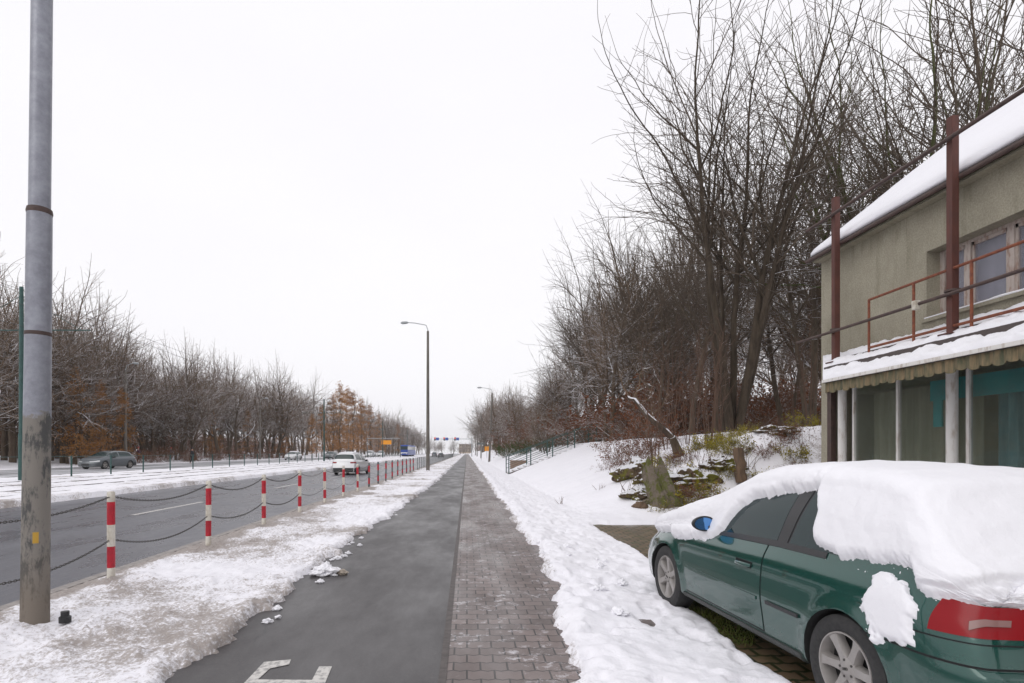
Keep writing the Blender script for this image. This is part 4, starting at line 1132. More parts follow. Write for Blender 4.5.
rs = thing('road_sign', (3.9, 112, .1), 'small orange road sign on a grey post right of the path', 'sign')
MB().tube([(0,0,-.3), (0,0,2.6)], .04, 8).build('post', M['lamp_grey'], rs); MB().box(-.42, .42, -.03, .0, 1.7, 2.6).build('board', M['orange'], rs)
rs = thing('road_sign', (2.6, 104, .1), 'dark name board across a thin post right of the path', 'sign')
MB().tube([(0,0,-.3), (0,0,3.3)], .04, 8).build('post', M['lamp_grey'], rs); MB().box(-.7, .7, -.03, .0, 2.85, 3.2).build('board', M['grey_post'], rs)

# ------------------------------------------------------------------ cars
def pchip(x, xk, yk):
    xk = np.asarray(xk, float); yk = np.asarray(yk, float); h = np.diff(xk); d = np.diff(yk)/h
    m = np.zeros(len(xk)); m[0] = d[0]; m[-1] = d[-1]
    for i in range(1, len(xk)-1):
        if d[i-1]*d[i] > 0: w1 = 2*h[i]+h[i-1]; w2 = h[i]+2*h[i-1]; m[i] = (w1+w2)/(w1/d[i-1]+w2/d[i])
    x = np.clip(np.asarray(x, float), xk[0], xk[-1]); i = np.clip(np.searchsorted(xk, x)-1, 0, len(h)-1)
    t = (x-xk[i])/h[i]; t2 = t*t; t3 = t2*t
    return (2*t3-3*t2+1)*yk[i]+(t3-2*t2+t)*h[i]*m[i]+(-2*t3+3*t2)*yk[i+1]+(t3-t2)*h[i]*m[i+1]
class Shape:
    def __init__(s, L, W, top, belt, zb=.2, tumble=.40, rearlean=.10, frontlean=.16, arches=(), Rc=.32, ri=.17):
        s.L=L; s.W=W; s.top=top; s.belt=belt; s.zb=zb; s.tu=tumble; s.rl=rearlean; s.fl=frontlean; s.ar=arches; s.Rc=Rc; s.ri=ri
        xd = np.linspace(0, L, 600); t = np.interp(xd, *zip(*top)); kk = np.exp(-np.linspace(-2.5, 2.5, 31)**2); kk /= kk.sum()
        tp = np.pad(t, 15, mode='edge'); s.td = np.convolve(tp, kk, 'valid'); s.xd = xd
        b = np.interp(xd, *zip(*belt)); bp = np.pad(b, 15, mode='edge'); s.bd = np.convolve(bp, kk, 'valid')
    def P(s, u, v):
        u = np.asarray(u, float); v = np.asarray(v, float); u, v = np.broadcast_arrays(u, v)
        side = np.where(v > 2, -1., 1.); v = np.where(v > 2, 4-v, v)
        x = np.clip(u, 0, s.L)
        wcap = np.where(u < 0, 1+np.clip(u, -1, 0), np.where(u > s.L, 1-(np.clip(u, s.L, s.L+1)-s.L), 1.))
        e = np.minimum(x, s.L-x); fr_ = x > s.L/2; Rc = np.where(fr_, .62, s.Rc); ri = np.where(fr_, .30, s.ri); q = np.clip((Rc-e)/Rc, 0, 1)
        hw = s.W/2-ri*(1-np.sqrt(np.clip(1-q*q, 0, 1)))
        zt = np.interp(x, s.xd, s.td); zbelt = np.interp(x, s.xd, s.bd); hg = np.maximum(zt-zbelt, .01)
        vk = [0,.08,.25,.5,.62,.8,1.0]
        dy = pchip(v, vk, [-.13,-.035,-.012,0,-.004,-.022,-.075]); f = pchip(v, vk, [0,.05,.26,.48,.60,.83,1])
        yl = hw+dy; zl = s.zb+(zbelt-s.zb)*f
        a = pchip(v, [1,1.25,1.5,1.7,2], [0,.19,s.tu,s.tu+.06,s.tu+.1]); c = pchip(v, [1,1.25,1.5,1.7,2], [0,0,.03,.22,1]); zf = pchip(v, [1,1.25,1.5,1.7,2], [0,.44,.83,.955,1])
        yu = (hw-.075-a*hg)*(1-c); zu = zbelt+hg*zf
        up = v > 1
        y = np.where(up, yu, yl); z = np.where(up, zu, zl)
        # wheel-arch flare
        for ax, ar in s.ar:
            dd = np.hypot(x-ax, z-.31); y = y+.018*np.exp(-((dd-ar)/.05)**2)*(~up)
        # hip line
        y = y*wcap*side
        zr = ss(.5, s.belt[0][1]+.12, z); ef = np.clip(1-x/.55, 0, 1)
        xx = x+ef*s.rl*zr
        zf_ = ss(.42, .8, z); ef = np.clip(1-(s.L-x)/.7, 0, 1); xx = xx-ef*s.fl*zf_
        bul = np.where(u < 0, -.07*(1-wcap**2), np.where(u > s.L, .10*(1-wcap**2), 0.))
        # bumper stands proud
        bump = .035*ss(.585, .565, z)
        xx = xx+bul+np.where(x < .3, -bump*np.clip(1-x/.3, 0, 1), 0)
        return np.stack([xx, y, z], -1)
    def Nrm(s, u, v):
        e = 2e-3
        a = s.P(u+e, v)-s.P(u-e, v); b = s.P(u, v+e)-s.P(u, v-e)
        n = np.cross(b, a); n = n/(np.linalg.norm(n, axis=-1, keepdims=True)+1e-12)
        return -n if False else n
    def vz(s, x, z):   # lower-side v for height z
        zbelt = np.interp(x, s.xd, s.bd); f = (z-s.zb)/(zbelt-s.zb)
        vk = np.array([0,.08,.25,.5,.62,.8,1.0]); fk = np.array([0,.05,.26,.48,.60,.83,1]); return np.interp(f, fk, vk)
def patch(sh, fu, fv, na, nb, off, name, mat, parent, mirror=False, thick=True):
    A, B = np.meshgrid(np.linspace(0, 1, na), np.linspace(0, 1, nb))
    U = fu(A, B); Vv = fv(A, B)
    P0 = sh.P(U, Vv)
    e = 1e-3
    def PP(a, b): return sh.P(fu(a, b), fv(a, b))
    da = PP(np.clip(A+e, 0, 1), B)-PP(np.clip(A-e, 0, 1), B); db = PP(A, np.clip(B+e, 0, 1))-PP(A, np.clip(B-e, 0, 1))
    n = np.cross(da, db); n /= np.linalg.norm(n, axis=-1, keepdims=True)+1e-12
    c = np.array([sh.L/2, 0, .6]); sgn = np.sign(((P0-c)*n).sum(-1, keepdims=True)); n = n*np.where(sgn == 0, 1, sgn)
    Pt = P0+n*off; Pb = P0-n*.006
    V = np.concatenate([Pt.reshape(-1, 3), Pb.reshape(-1, 3)]); m = na*nb; i = np.arange(m).reshape(nb, na)
    q = np.stack([i[:-1,:-1], i[:-1,1:], i[1:,1:], i[1:,:-1]], -1).reshape(-1, 4); fs = [q]
    for ed in (i[0], i[-1], i[:,0], i[:,-1]): fs.append(np.stack([ed[:-1], ed[1:], ed[1:]+m, ed[:-1]+m], -1))
    Fc = np.concatenate(fs)
    if mirror: V = V*np.array([1, -1, 1])
    o = mesh_np(name, V, Fc, mat, True, parent)
    bm = bmesh.new(); bm.from_mesh(o.data)
    bmesh.ops.recalc_face_normals(bm, faces=bm.faces)
    for ed in bm.edges:
        if len(ed.link_faces) == 2 and ed.calc_face_angle(0) > R(40): ed.smooth = False
    # make sure the outer skin faces outwards
    bm.faces.ensure_lookup_table(); f0 = bm.faces[(na//2)]; cc = f0.calc_center_median()
    tgt = Vector((sh.L/2, 0, .6))
    if (cc-tgt).dot(f0.normal) < 0:
        bmesh.ops.reverse_faces(bm, faces=bm.faces)
    bm.to_mesh(o.data); bm.free()
    return o
def body_mesh(sh, paint, well, parent, arches, dens=1.0, wr=.345):
    us = np.concatenate([np.linspace(-1, 0, int(30*dens))[:-1], .32*(1-np.cos(np.linspace(0, math.pi/2, int(24*dens))))[:-1], np.linspace(.32, sh.L-.32, int(90*dens)), sh.L-.32*(1-np.cos(np.linspace(math.pi/2, 0, int(14*dens))))[1:], np.linspace(sh.L, sh.L+1, int(14*dens))[1:]])
    vh = np.concatenate([np.linspace(0, 1, int(34*dens)), np.linspace(1, 2, int(34*dens))[1:]]); vs = np.concatenate([vh, 4-vh[-2::-1]])
    U, Vv = np.meshgrid(us, vs, indexing='ij'); P = sh.P(U, Vv)
    # v>2 mirrors
    a, b = U.shape; i = np.arange(a*b).reshape(a, b)
    q = np.stack([i[:-1,:-1], i[:-1,1:], i[1:,1:], i[1:,:-1]], -1).reshape(-1, 4)
    bot = np.stack([i[:-1,0], i[:-1,-1], i[1:,-1], i[1:,0]], -1)
    o = mesh_np('body', P.reshape(-1, 3), np.concatenate([q, bot]), paint, True, None)
    bm = bmesh.new(); bm.from_mesh(o.data); bmesh.ops.remove_doubles(bm, verts=bm.verts, dist=1e-4)
    bmesh.ops.dissolve_degenerate(bm, dist=1e-5, edges=bm.edges)
    bmesh.ops.recalc_face_normals(bm, faces=bm.faces)
    bm.to_mesh(o.data); bm.free()
    cutters = []
    mb = MB()
    for ax in arches:
        for sg in (1, -1):
            mb.lathe([(0, sg*.56), (wr, sg*.56), (wr, sg*1.2), (0, sg*1.2)], 48, 'y', (ax, 0, .315))
    c = mb.build('cutter', well)
    md = o.modifiers.new('b', 'BOOLEAN'); md.object = c; md.operation = 'DIFFERENCE'; md.solver = 'EXACT'
    try: md.material_mode = 'TRANSFER'
    except Exception: pass
    dg = bpy.context.evaluated_depsgraph_get(); dg.update(); me = bpy.data.meshes.new_from_object(o.evaluated_get(dg))
    o.modifiers.clear(); o.data = me; bpy.data.objects.remove(c)
    bm = bmesh.new(); bm.from_mesh(me)
    for f in bm.faces: f.smooth = True
    for e in bm.edges:
        if len(e.link_faces) == 2 and e.calc_face_angle(0) > R(35): e.smooth = False
    bm.to_mesh(me); bm.free()
    o.parent = parent
    return o
M['well'] = newmat('wheel_well', (.012,.012,.012), .9)
M['alloy'] = two('brushed_alloy', (.30,.28,.265), (.37,.35,.335), 5, .42, .25)
def wheel(parent, x, y, side, r_=.315, wd=.2, detail=True, spokes=6):
    k_ = 48 if detail else 20
    t = MB(); h = wd/2
    t.lathe([(r_*.66, side*-h), (r_*.9, side*-h), (r_, side*-h*.75), (r_, side*h*.75), (r_*.985, side*h*.9), (r_*.90, side*h*1.04), (r_*.80, side*h*1.06), (r_*.70, side*h*.96), (r_*.66, side*h*.80)], k_, 'y')
    if detail:
        for i in range(60):   # tread blocks
            a = 2*math.pi*i/60
            for yy, sh_ in ((-.055, 0), (0, .04), (.055, 0)):
                pass
    wh = bpy.data.objects.new('wheel', None); COL.objects.link(wh); wh.parent = parent; wh.location = (x, y, r_)
    t.build('tyre', M['rubber'], wh, smooth=True)
    ri = r_*.685
    rm = MB()
    rm.lathe([(ri, side*h*.80), (ri*.985, side*h*.98), (ri*.95, side*h*.98), (ri*.925, side*h*.80), (ri*.90, side*-h*.2), (ri*.88, side*-h)], k_, 'y')
    rm.lathe([(0, side*h*.88), (ri*.15, side*h*.87), (ri*.19, side*h*.82), (ri*.26, side*h*.80), (ri*.31, side*h*.72), (ri*.32, side*h*.2)], 32, 'y')
    for i in range(spokes):
        a = 2*math.pi*(i+.25)/spokes; ca, sa = math.cos(a), math.sin(a)
        prof = [(ri*.22, .105*ri/.215*.72), (ri*.5, .085*ri/.215*.72), (ri*.75, .088*ri/.215*.72), (ri*.945, .125*ri/.215*.72)]
        yo = [h*.76, h*.80, h*.86, h*.90]
        vs = []
        for (rr_, hwid), yy in zip(prof, yo):
            hwid = hwid*.5
            for (tw, dy_) in ((-1, -.022), (-.72, 0), (.72, 0), (1, -.022)):
                xx_ = rr_*ca-tw*hwid*sa; zz_ = rr_*sa+tw*hwid*ca; vs.append((xx_, side*(yy+dy_), zz_))
            for tw in (1, -1):
                vs.append((rr_*ca-tw*hwid*sa, side*(yy-.05), rr_*sa+tw*hwid*ca))
        fs = []
        for j in range(3):
            for q in range(6): fs.append((j*6+q, j*6+(q+1)%6, (j+1)*6+(q+1)%6, (j+1)*6+q))
        rm.add(vs, fs)
    rm.build('rim', M['alloy'], wh, smooth=True)
    MB().lathe([(0, side*h*.1), (ri*.93, side*h*.1)], k_, 'y').build('brake_shield', M['well'], wh)
    if detail:
        bt = MB()
        for i in range(4):
            c_ = ((i-1.5)*.0095, side*(h*.895), 0)
            ring = [(c_[0]+.0075*math.cos(a), c_[1], .0075*math.sin(a)) for a in [2*math.pi*q/14 for q in range(15)]]
            bt.tube(ring, .0014, 5, caps=False)
        bt.build('cap_emblem', M['chain'], wh)
        bo = MB()
        for i in range(5):
            a = 2*math.pi*i/5+.3; bo.tube([(ri*.235*math.cos(a), side*h*.78, ri*.235*math.sin(a)), (ri*.235*math.cos(a), side*h*.84, ri*.235*math.sin(a))], .008, 6)
        bo.build('wheel_bolts', M['chain'], wh)
    return wh
def carpaint(name, c, r_=.22, coat=.6, flake=None, dirt=.0):
    m = newmat(name, c, r_+.2, .25, .5); n = N(m); n.b.inputs['Coat Weight'].default_value = coat; n.b.inputs['Coat Roughness'].default_value = .03
    v = n.pos()
    if dirt:
        sep = n.n('ShaderNodeSeparateXYZ'); n.l(v, sep.inputs['Vector'])
        # road film low on the sides
        hh = n.math('ADD', n.math('MULTIPLY', sep.outputs['Z'], 1.0), n.math('MULTIPLY', n.math('SUBTRACT', n.noise(v, 3, 6, .7), .5), .5))
        f = n.math('MULTIPLY', n.ramp(hh, .25, .7, (1,1,1), (0,0,0)), dirt)
        n.color(n.mix(f, c, (.11,.115,.105)))
        n.l(n.math('SUBTRACT', coat, n.math('MULTIPLY', f, coat*.8)), n.b.inputs['Coat Weight'])
        n.rough(n.math('ADD', r_+.15, n.math('MULTIPLY', f, .35)))
    return m
M['cglass'] = newmat('car_glass', (.010,.026,.028), .05, 0, .4)
pass
M['trim'] = newmat('black_trim', (.02,.02,.022), .4)
M['seam'] = newmat('panel_gap', (.006,.006,.007), .8)
M['plate'] = newmat('plate', (.7,.7,.7), .4)
def up_(x0, x1, v0, v1):
    return (lambda a, b: x0+(x1-x0)*a, lambda a, b: v0+(v1-v0)*b)

# --- the green snow-covered car
top = [(0,.88),(.10,.94),(.16,.98),(.55,1.335),(.8,1.39),(1.5,1.425),(1.95,1.395),(2.15,1.34),(2.95,.95),(3.2,.915),(3.7,.83),(4.0,.74),(4.15,.60)]
belt = [(0,.86),(.4,.925),(1.5,.915),(2.8,.865),(3.3,.80),(3.9,.69),(4.15,.54)]
sh = Shape(4.15, 1.735, top, belt, .20, arches=((.78,.35),(3.29,.35)))
gp = carpaint('dark_green_metallic', (.001,.060,.046), .06, 1.0, dirt=.22)
ang = math.atan2(.9976, -.0696)
FW = Vector((-.0696, .9976)); LF = Vector((-.9976, -.0696))
ra = Vector((2.23, 3.37))-LF*.86
org = ra-FW*.78
car = thing('parked_car', (org.x, org.y, 0), 'dark green three-door hatchback under thick snow, parked on the mossy paving', 'car'); car.rotation_euler = (0, 0, ang)
body = body_mesh(sh, gp, M['well'], car, (.78, 3.29))
for x in (.78, 3.29):
    for s_ in (1, -1): 
        wh = wheel(car, x, s_*(.8675-.105), s_)
        wh.rotation_euler = (0, R(17 if x < 1 else -20), 0)
# door (left) with its gap
def side_uv(xf, xr, z0, z1):
    """region on the side: front edge xf(b), rear edge xr(b)"""
    fu = lambda a, b: xr(b)+(xf(b)-xr(b))*a
    def fv(a, b):
        x = fu(a, b); v0 = sh.vz(x, z0); return v0+(z1-v0)*b
    return fu, fv
for mir in (False, True):
    xr = lambda b: 1.60+.05*(1-b)**2*0+.03*np.sin(b*1.5); xf = lambda b: 2.84+.02*b
    fu, fv = side_uv(lambda b: xf(b)+.009, lambda b: xr(b)-.009, .285, 1.0); patch(sh, fu, fv, 30, 24, .0012, 'door_gap', M['seam'], car, mir)
    fu, fv = side_uv(xf, xr, .297, .995); dr = patch(sh, fu, fv, 60, 40, .0045, 'door', gp, car, mir)
    # handle
    zc = .73; hb = MB()
    px_ = sh.P(1.86, sh.vz(1.86, zc)); s_ = -1 if mir else 1
    MB().box(1.74, 1.96, s_*(px_[1]-.003), s_*(px_[1]+.0075), zc-.035, zc+.03).build('handle_recess', M['seam'], dr, bevel=.003)
    MB().tube([(1.75, s_*(px_[1]+.006), zc+.002), (1.79, s_*(px_[1]+.028), zc+.004), (1.91, s_*(px_[1]+.030), zc+.002), (1.95, s_*(px_[1]+.006), zc)], [.013,.016,.016,.013], 10).build('handle', gp, dr, smooth=True)
    # rub strips
    for x0, x1, nm in ((1.66, 2.8, 'rub_strip'), (1.18, 1.54, 'rub_strip')):
        patch(sh, lambda a, b: x0+(x1-x0)*a, lambda a, b: sh.vz(x0+(x1-x0)*a, .50)+(sh.vz(x0+(x1-x0)*a, .525)-sh.vz(x0+(x1-x0)*a, .50))*b, 30, 4, .012, nm, gp if x0 > 1.6 else M['trim'], car, mir)
    # sill
    patch(sh, lambda a, b: 1.16+(2.90-1.16)*a, lambda a, b: .03+(sh.vz(2.0, .27)-.03)*b, 30, 8, .014, 'sill', carpaint('grimy_sill', (.05,.055,.052), .4, .1), car, mir)
    # side glass frame and panes
    patch(sh, lambda a, b: 1.02+(2.72-1.02)*a, lambda a, b: 1.0+.045*b, 50, 3, .006, 'window_seal', M['trim'], car, mir)
    patch(sh, lambda a, b: 1.38+(2.66-1.38-.10*b)*a, lambda a, b: 1.02+(1.52-1.02)*b, 40, 16, .0016, 'door_frame', M['trim'], car, mir)
    patch(sh, lambda a, b: 1.55+(2.62-1.55-.10*b)*a, lambda a, b: 1.045+(1.50-1.045)*b, 40, 16, .003, 'door_glass', M['cglass'], car, mir)
    patch(sh, lambda a, b: 1.43+.10*a-.02*b, lambda a, b: 1.02+(1.52-1.02)*b, 6, 16, .006, 'b_pillar', M['trim'], car, mir)
    patch(sh, lambda a, b: (.80+.18*b)+(1.41-.80-.20*b)*a, lambda a, b: 1.045+(1.48-1.045)*b, 30, 16, .003, 'quarter_glass', M['cglass'], car, mir)
    patch(sh, lambda a, b: .92+(2.68-.92)*a, lambda a, b: 1.50+.04*b, 50, 3, .006, 'roof_trim', M['trim'], car, mir)
    # tail lamp wraps round corner
    fu = lambda a, b: .20-.05*b-(.20-.05*b+.47-.03*b)*a
    def fvl(a, b, z0=.722, z1=.885):
        x = np.clip(fu(a, b), 0, 4); return sh.vz(x, z0)+(np.minimum(sh.vz(x, z1), 1.0)-sh.vz(x, z0))*b
    tlm = patch(sh, fu, fvl, 70, 18, .009, 'tail_light', M['red_lens'], car, mir)
    fu2 = lambda a, b: .045-.13*a
    patch(sh, fu2, lambda a, b: fvl(a, b, .775, .803), 40, 6, .018, 'clear_strip', M['clear_lens'], tlm, mir)
    # head lamp
    fu = lambda a, b: 3.86+(4.15+.40-3.86)*a
    patch(sh, fu, lambda a, b: sh.vz(np.clip(fu(a, b), 0, 4.15), .52)+(1.0-sh.vz(np.clip(fu(a, b), 0, 4.15), .52))*b*.92, 26, 10, .006, 'headlight', newmat('headlight_lens', (.35,.37,.38), .15), car, mir)
    # mirror
    s_ = -1 if mir else 1
    mh = MB()
    prof = []
    ms = bpy.data.objects.new('mirror', None); COL.objects.link(ms); ms.parent = car; ms.location = (2.46, s_*.875, .965)
    bm = bmesh.new(); bmesh.ops.create_uvsphere(bm, u_segments=24, v_segments=16, radius=1)
    for v in bm.verts:
        x, y, z = v.co; x = max(x, -.15); v.co = Vector((x*.085, y*.105, z*.068*(1-.12*y*s_)))
    for f in bm.faces: f.smooth = True
    me = bpy.data.meshes.new('mirror_housing'); bm.to_mesh(me); bm.free(); me.materials.append(M['trim']); mo = bpy.data.objects.new('mirror_housing', me); COL.objects.link(mo); mo.parent = ms
    g_ = MB(); g_.lathe([(0,-.0), (1,0.0)], 24, 'y'); g_.v = [(-.0155, x*.088, z*.055) for (x, y, z) in g_.v]
    g_.build('mirror_glass', M.setdefault('mirror_glass', newmat('blue_mirror', (.12,.30,.62), .08, .85)), ms)
    MB().tube([(.0, -s_*.10, -.03), (.01, -s_*.04, -.03)], [.03,.03], 8).build('mirror_foot', M['trim'], ms)
# rear seams: boot line and bumper line
patch(sh, lambda a, b: .62-(.62+.98)*a, lambda a, b: (lambda x: sh.vz(x, .592)+(sh.vz(x, .601)-sh.vz(x, .592))*b)(np.clip(.62-(.62+.98)*a, 0, 4)), 140, 3, .004, 'bumper_gap', M['seam'], car)
patch(sh, lambda a, b: .36-(.36+.98)*a, lambda a, b: (lambda x: sh.vz(x, .693)+(sh.vz(x, .699)-sh.vz(x, .693))*b)(np.clip(.36-(.36+.98)*a, 0, 4)), 140, 3, .004, 'lamp_gap', M['seam'], car)
patch(sh, lambda a, b: -.62-.38*a, lambda a, b: (lambda x: sh.vz(x, .36)+(sh.vz(x, .47)-sh.vz(x, .36))*b)(0*a), 10, 5, .012, 'number_plate', M['plate'], car)

# snow on the car: fine shell over the same surface
def car_snow(sh, parent):
    us = np.concatenate([np.linspace(-1, 0, 110)[:-1], .32*(1-np.cos(np.linspace(0, math.pi/2, 40)))[:-1], np.linspace(.32, 3.83, 420), sh.L-.32*(1-np.cos(np.linspace(math.pi/2, 0, 24)))[1:], np.linspace(sh.L, sh.L+1, 30)[1:]])
    vh = np.concatenate([np.linspace(.42, 1, 70), np.linspace(1, 2, 130)[1:]]); vs = np.concatenate([vh, 4-vh[-2::-1]])
    U, Vv = np.meshgrid(us, vs, indexing='ij'); P = sh.P(U, Vv); Nn = sh.Nrm(U, Vv)
    c = np.array([2.1, 0, .6]); sg = np.sign(((P-c)*Nn).sum(-1, keepdims=True)); Nn = Nn*sg
    X = P[..., 0]; Z = P[..., 2]; Yc = P[..., 1]
    left = Vv <= 2
    # arc-like noise coordinates
    su = np.cumsum(np.concatenate([[0], np.linalg.norm(np.diff(P[:, 0], axis=0), axis=1)])); NU = np.broadcast_to(su[:, None], U.shape)
    NV = Vv*.9
    tab = [(0,.875),(.16,.865),(.27,.865),(.33,.90),(.375,.99),(.56,.975),(.92,.955),(1.14,.985),(1.165,1.02),(1.19,1.15),(1.28,1.24),(1.32,1.345),(1.73,1.275),(2.05,1.20),(2.2,1.10),(2.29,.93),(2.42,.83),(2.56,.80),(3.0,.74),(3.12,.735),(3.2,.79),(3.6,.73),(3.95,.70),(4.15,.66)]
    zbL = np.interp(X, *zip(*tab)); zbR = np.interp(X, [0, .4, 1.2, 2.6, 3.0, 4.15], [.88, .99, 1.0, .95, .82, .66])
    zb = np.where(left, zbL, zbR)
    rear = U < 0
    zb = np.where(rear, .872+.022*np.sin(NU*9)+.0, zb)
    front = U > sh.L-.15
    m = Z-zb
    m = np.where(front, -.05, m)
    nz1 = fbm(NU, NV, 9, 3, 81)-.5; nz2 = fbm(NU, NV, 34, 3, 82)-.5
    m = m+nz1*.04+nz2*.022+(vn(NU*75, NV*75, 9)-.5)*.014
    # blob on the rear wing, under the main edge
    bl = .182-np.hypot((X-.465)*.92, (Z-.755)*1.12)+nz1*.14+nz2*.07+(vn(NU*60, NV*60, 29)-.5)*.02
    bl = np.where(left & (~rear), bl, -1)
    bl2 = .03-np.hypot(X-.36, Z-.62)+nz2*.01; bl2 = np.where(left & ~rear, bl2, -1)
    nzz = np.clip(Nn[..., 2], 0, 1)
    th = (.020+.100*nzz**.9)
    # drift filling the base of the windscreen and the tail
    th = th+.05*np.exp(-((X-2.95)/.28)**2)*nzz+.045*np.exp(-((X-.22)/.2)**2)*(Z > .9)
    th = th*(1+.16*(fbm(NU, NV, 3, 3, 83)-.5))+.012*(fbm(NU, NV, 14, 3, 84)-.5)
    e = np.clip(m/.045, 0, 1); prof = np.sqrt(np.clip(1-(1-e)**2, 0, 1))
    D = th*prof
    sp3 = vn(NU*42, NV*42, 19)*.6+vn(NU*90, NV*90, 23)*.4
    speck = np.where((m < 0) & (m > -.075) & (U > .05) & (U < 2.9), sp3-.80-.9*np.clip(-m, 0, 1), -1)
    D4 = .014*np.sqrt(np.clip(speck/.06, 0, 1))
    e2 = np.clip(bl/.05, 0, 1); D2 = .034*np.sqrt(np.clip(1-(1-e2)**2, 0, 1)); e3 = np.clip(bl2/.015, 0, 1); D3 = .012*np.sqrt(np.clip(1-(1-e3)**2, 0, 1))
    D = np.maximum(np.maximum(np.maximum(D, D2), D3), D4)
    inside = D > 1e-4
    for _ in range(3):
        Dp = np.pad(D, 1, mode='edge'); Ds = (Dp[:-2,1:-1]+Dp[2:,1:-1]+Dp[1:-1,:-2]+Dp[1:-1,2:]+4*D)/8; D = np.where(inside, Ds, D)
    D = np.where(inside, D, -.004)
    # push mostly along the normal, a bit upwards
    dirn = Nn+np.array([0, 0, .35]); dirn /= np.linalg.norm(dirn, axis=-1, keepdims=True)
    Q_ = P+dirn*D[..., None]
    a, b = U.shape; i = np.arange(a*b).reshape(a, b)
    q = np.stack([i[:-1,:-1], i[:-1,1:], i[1:,1:], i[1:,:-1]], -1).reshape(-1, 4)
    ins = inside.ravel(); keep = ins[q].any(1)
    # main cover and the blob as one part each
    isblob = ((D2 > D-1e-6) & (D2 > 0) | (D3 > 0)).ravel()
    o = None
    for nm, msk in (('snow_cover', keep & ~isblob[q].any(1)), ('snow_patch', keep & isblob[q].any(1))):
        qq = q[msk]; used = np.unique(qq); mp = -np.ones(a*b, int); mp[used] = np.arange(len(used))
        o = mesh_np(nm, Q_.reshape(-1, 3)[used], mp[qq], M['car_snow'], True, parent)
        bm = bmesh.new(); bm.from_mesh(o.data); bmesh.ops.remove_doubles(bm, verts=bm.verts, dist=1e-5); bmesh.ops.recalc_face_normals(bm, faces=bm.faces)
        bm.to_mesh(o.data); bm.free()
car_snow(sh, car)

# --- simple traffic cars
def traffic_car(loc, rz, style, paint, label, snowtop=False, group=None, detail=1):
    if style == 'suv':
        L_, W_ = 4.5, 1.85; tp = [(0,1.0),(.08,1.12),(.35,1.55),(.6,1.63),(1.6,1.67),(2.5,1.6),(3.35,1.1),(4.2,.98),(4.4,.85),(4.5,.75)]; bt = [(0,1.02),(.5,1.06),(3.3,1.0),(4.2,.88),(4.5,.7)]; ax = (.85, 3.55); wr_ = .37
    else:
        L_, W_ = 4.4, 1.8; tp = [(0,.88),(.12,.98),(.6,1.36),(1.2,1.44),(2.1,1.44),(2.5,1.37),(3.3,.98),(4.1,.82),(4.4,.65)]; bt = [(0,.88),(.5,.95),(3.2,.90),(4.1,.76),(4.4,.6)]; ax = (.82, 3.5); wr_ = .35
    s_ = Shape(L_, W_, tp, bt, .2, arches=())
    t = thing('car', loc, label, 'car', group, rz)
    body_mesh(s_, paint, M['well'], t, ax, .5, wr_)
    for x in ax:
        for q in (1, -1): wheel(t, x, q*(W_/2-.11), q, wr_-.03, .2, False, 5)
    x1 = 3.2 if style != 'suv' else 3.2
    for mir in (False, True):
        patch(s_, lambda a, b: 2.0+(x1-.25-2.0-.1*b)*a, lambda a, b: 1.05+.42*b, 12, 6, .004, 'side_window', M['cglass'], t, mir)
        patch(s_, lambda a, b: (.55+.2*b)+(1.9-.55-.2*b)*a, lambda a, b: 1.05+.42*b, 12, 6, .004, 'side_window', M['cglass'], t, mir)
        zz = .86 if style == 'suv' else .74
        patch(s_, lambda a, b: .22-.50*a, lambda a, b: s_.vz(np.clip(.22-.50*a, 0, 4), zz)+.14*b, 12, 5, .008, 'tail_light', M['red_lens'], t, mir)
        patch(s_, lambda a, b: L_-.35+.75*a, lambda a, b: s_.vz(np.clip(L_-.35+.75*a, 0, L_), .56)+.2*b, 12, 5, .008, 'headlight', newmat('headlight_glass', (.6,.62,.62), .1), t, mir)
        MB().tube([(x1-.55, (-1 if mir else 1)*(W_/2-.05), bt[2][1]+.02), (x1-.55, (-1 if mir else 1)*(W_/2+.14), bt[2][1]+.06)], [.05,.09], 8).build('mirror', M['trim'], t)
    xa, xb = (3.25, 2.62) if style == 'suv' else (3.2, 2.6)
    patch(s_, lambda a, b: xa+(xb-xa)*a, lambda a, b: 1.45+1.1*b, 10, 16, .004, 'windscreen', M['cglass'], t)
    xa, xb = (.12, .34) if style == 'suv' else (.18, .55)
    patch(s_, lambda a, b: xa+(xb-xa)*a, lambda a, b: 1.45+1.1*b, 10, 16, .004, 'rear_window', M['cglass'], t)
    # bumpers, grille and plate
    patch(s_, lambda a, b: .45-1.45*a, lambda a, b: .06+.34*b, 20, 6, .012, 'rear_bumper', M['trim'], t)
    patch(s_, lambda a, b: .45-1.45*a, lambda a, b: .06+.34*b, 20, 6, .012, 'rear_bumper', M['trim'], t, True)
    patch(s_, lambda a, b: -.72-.28*a, lambda a, b: .42+.14*b, 4, 4, .016, 'number_plate', M['plate'], t)
    for mir in (False, True): patch(s_, lambda a, b: L_+.45+.55*a, lambda a, b: .2+.42*b, 10, 6, .012, 'grille', M['trim'], t, mir)
    if snowtop:
        patch(s_, lambda a, b: .6+(2.4-.6)*a, lambda a, b: 1.62+.76*b, 20, 16, .06, 'roof_snow', M['snow'], t)
    return t
white_p = carpaint('white_paint', (.72,.72,.73), .2, .6, dirt=.45)
grey_p = carpaint('grey_metallic', (.10,.115,.13), .25, .7, dirt=.4)
dark_p = carpaint('dark_blue_paint', (.03,.035,.045), .25, .7, dirt=.3)
def oncoming(x, y): return (x, y, .27)
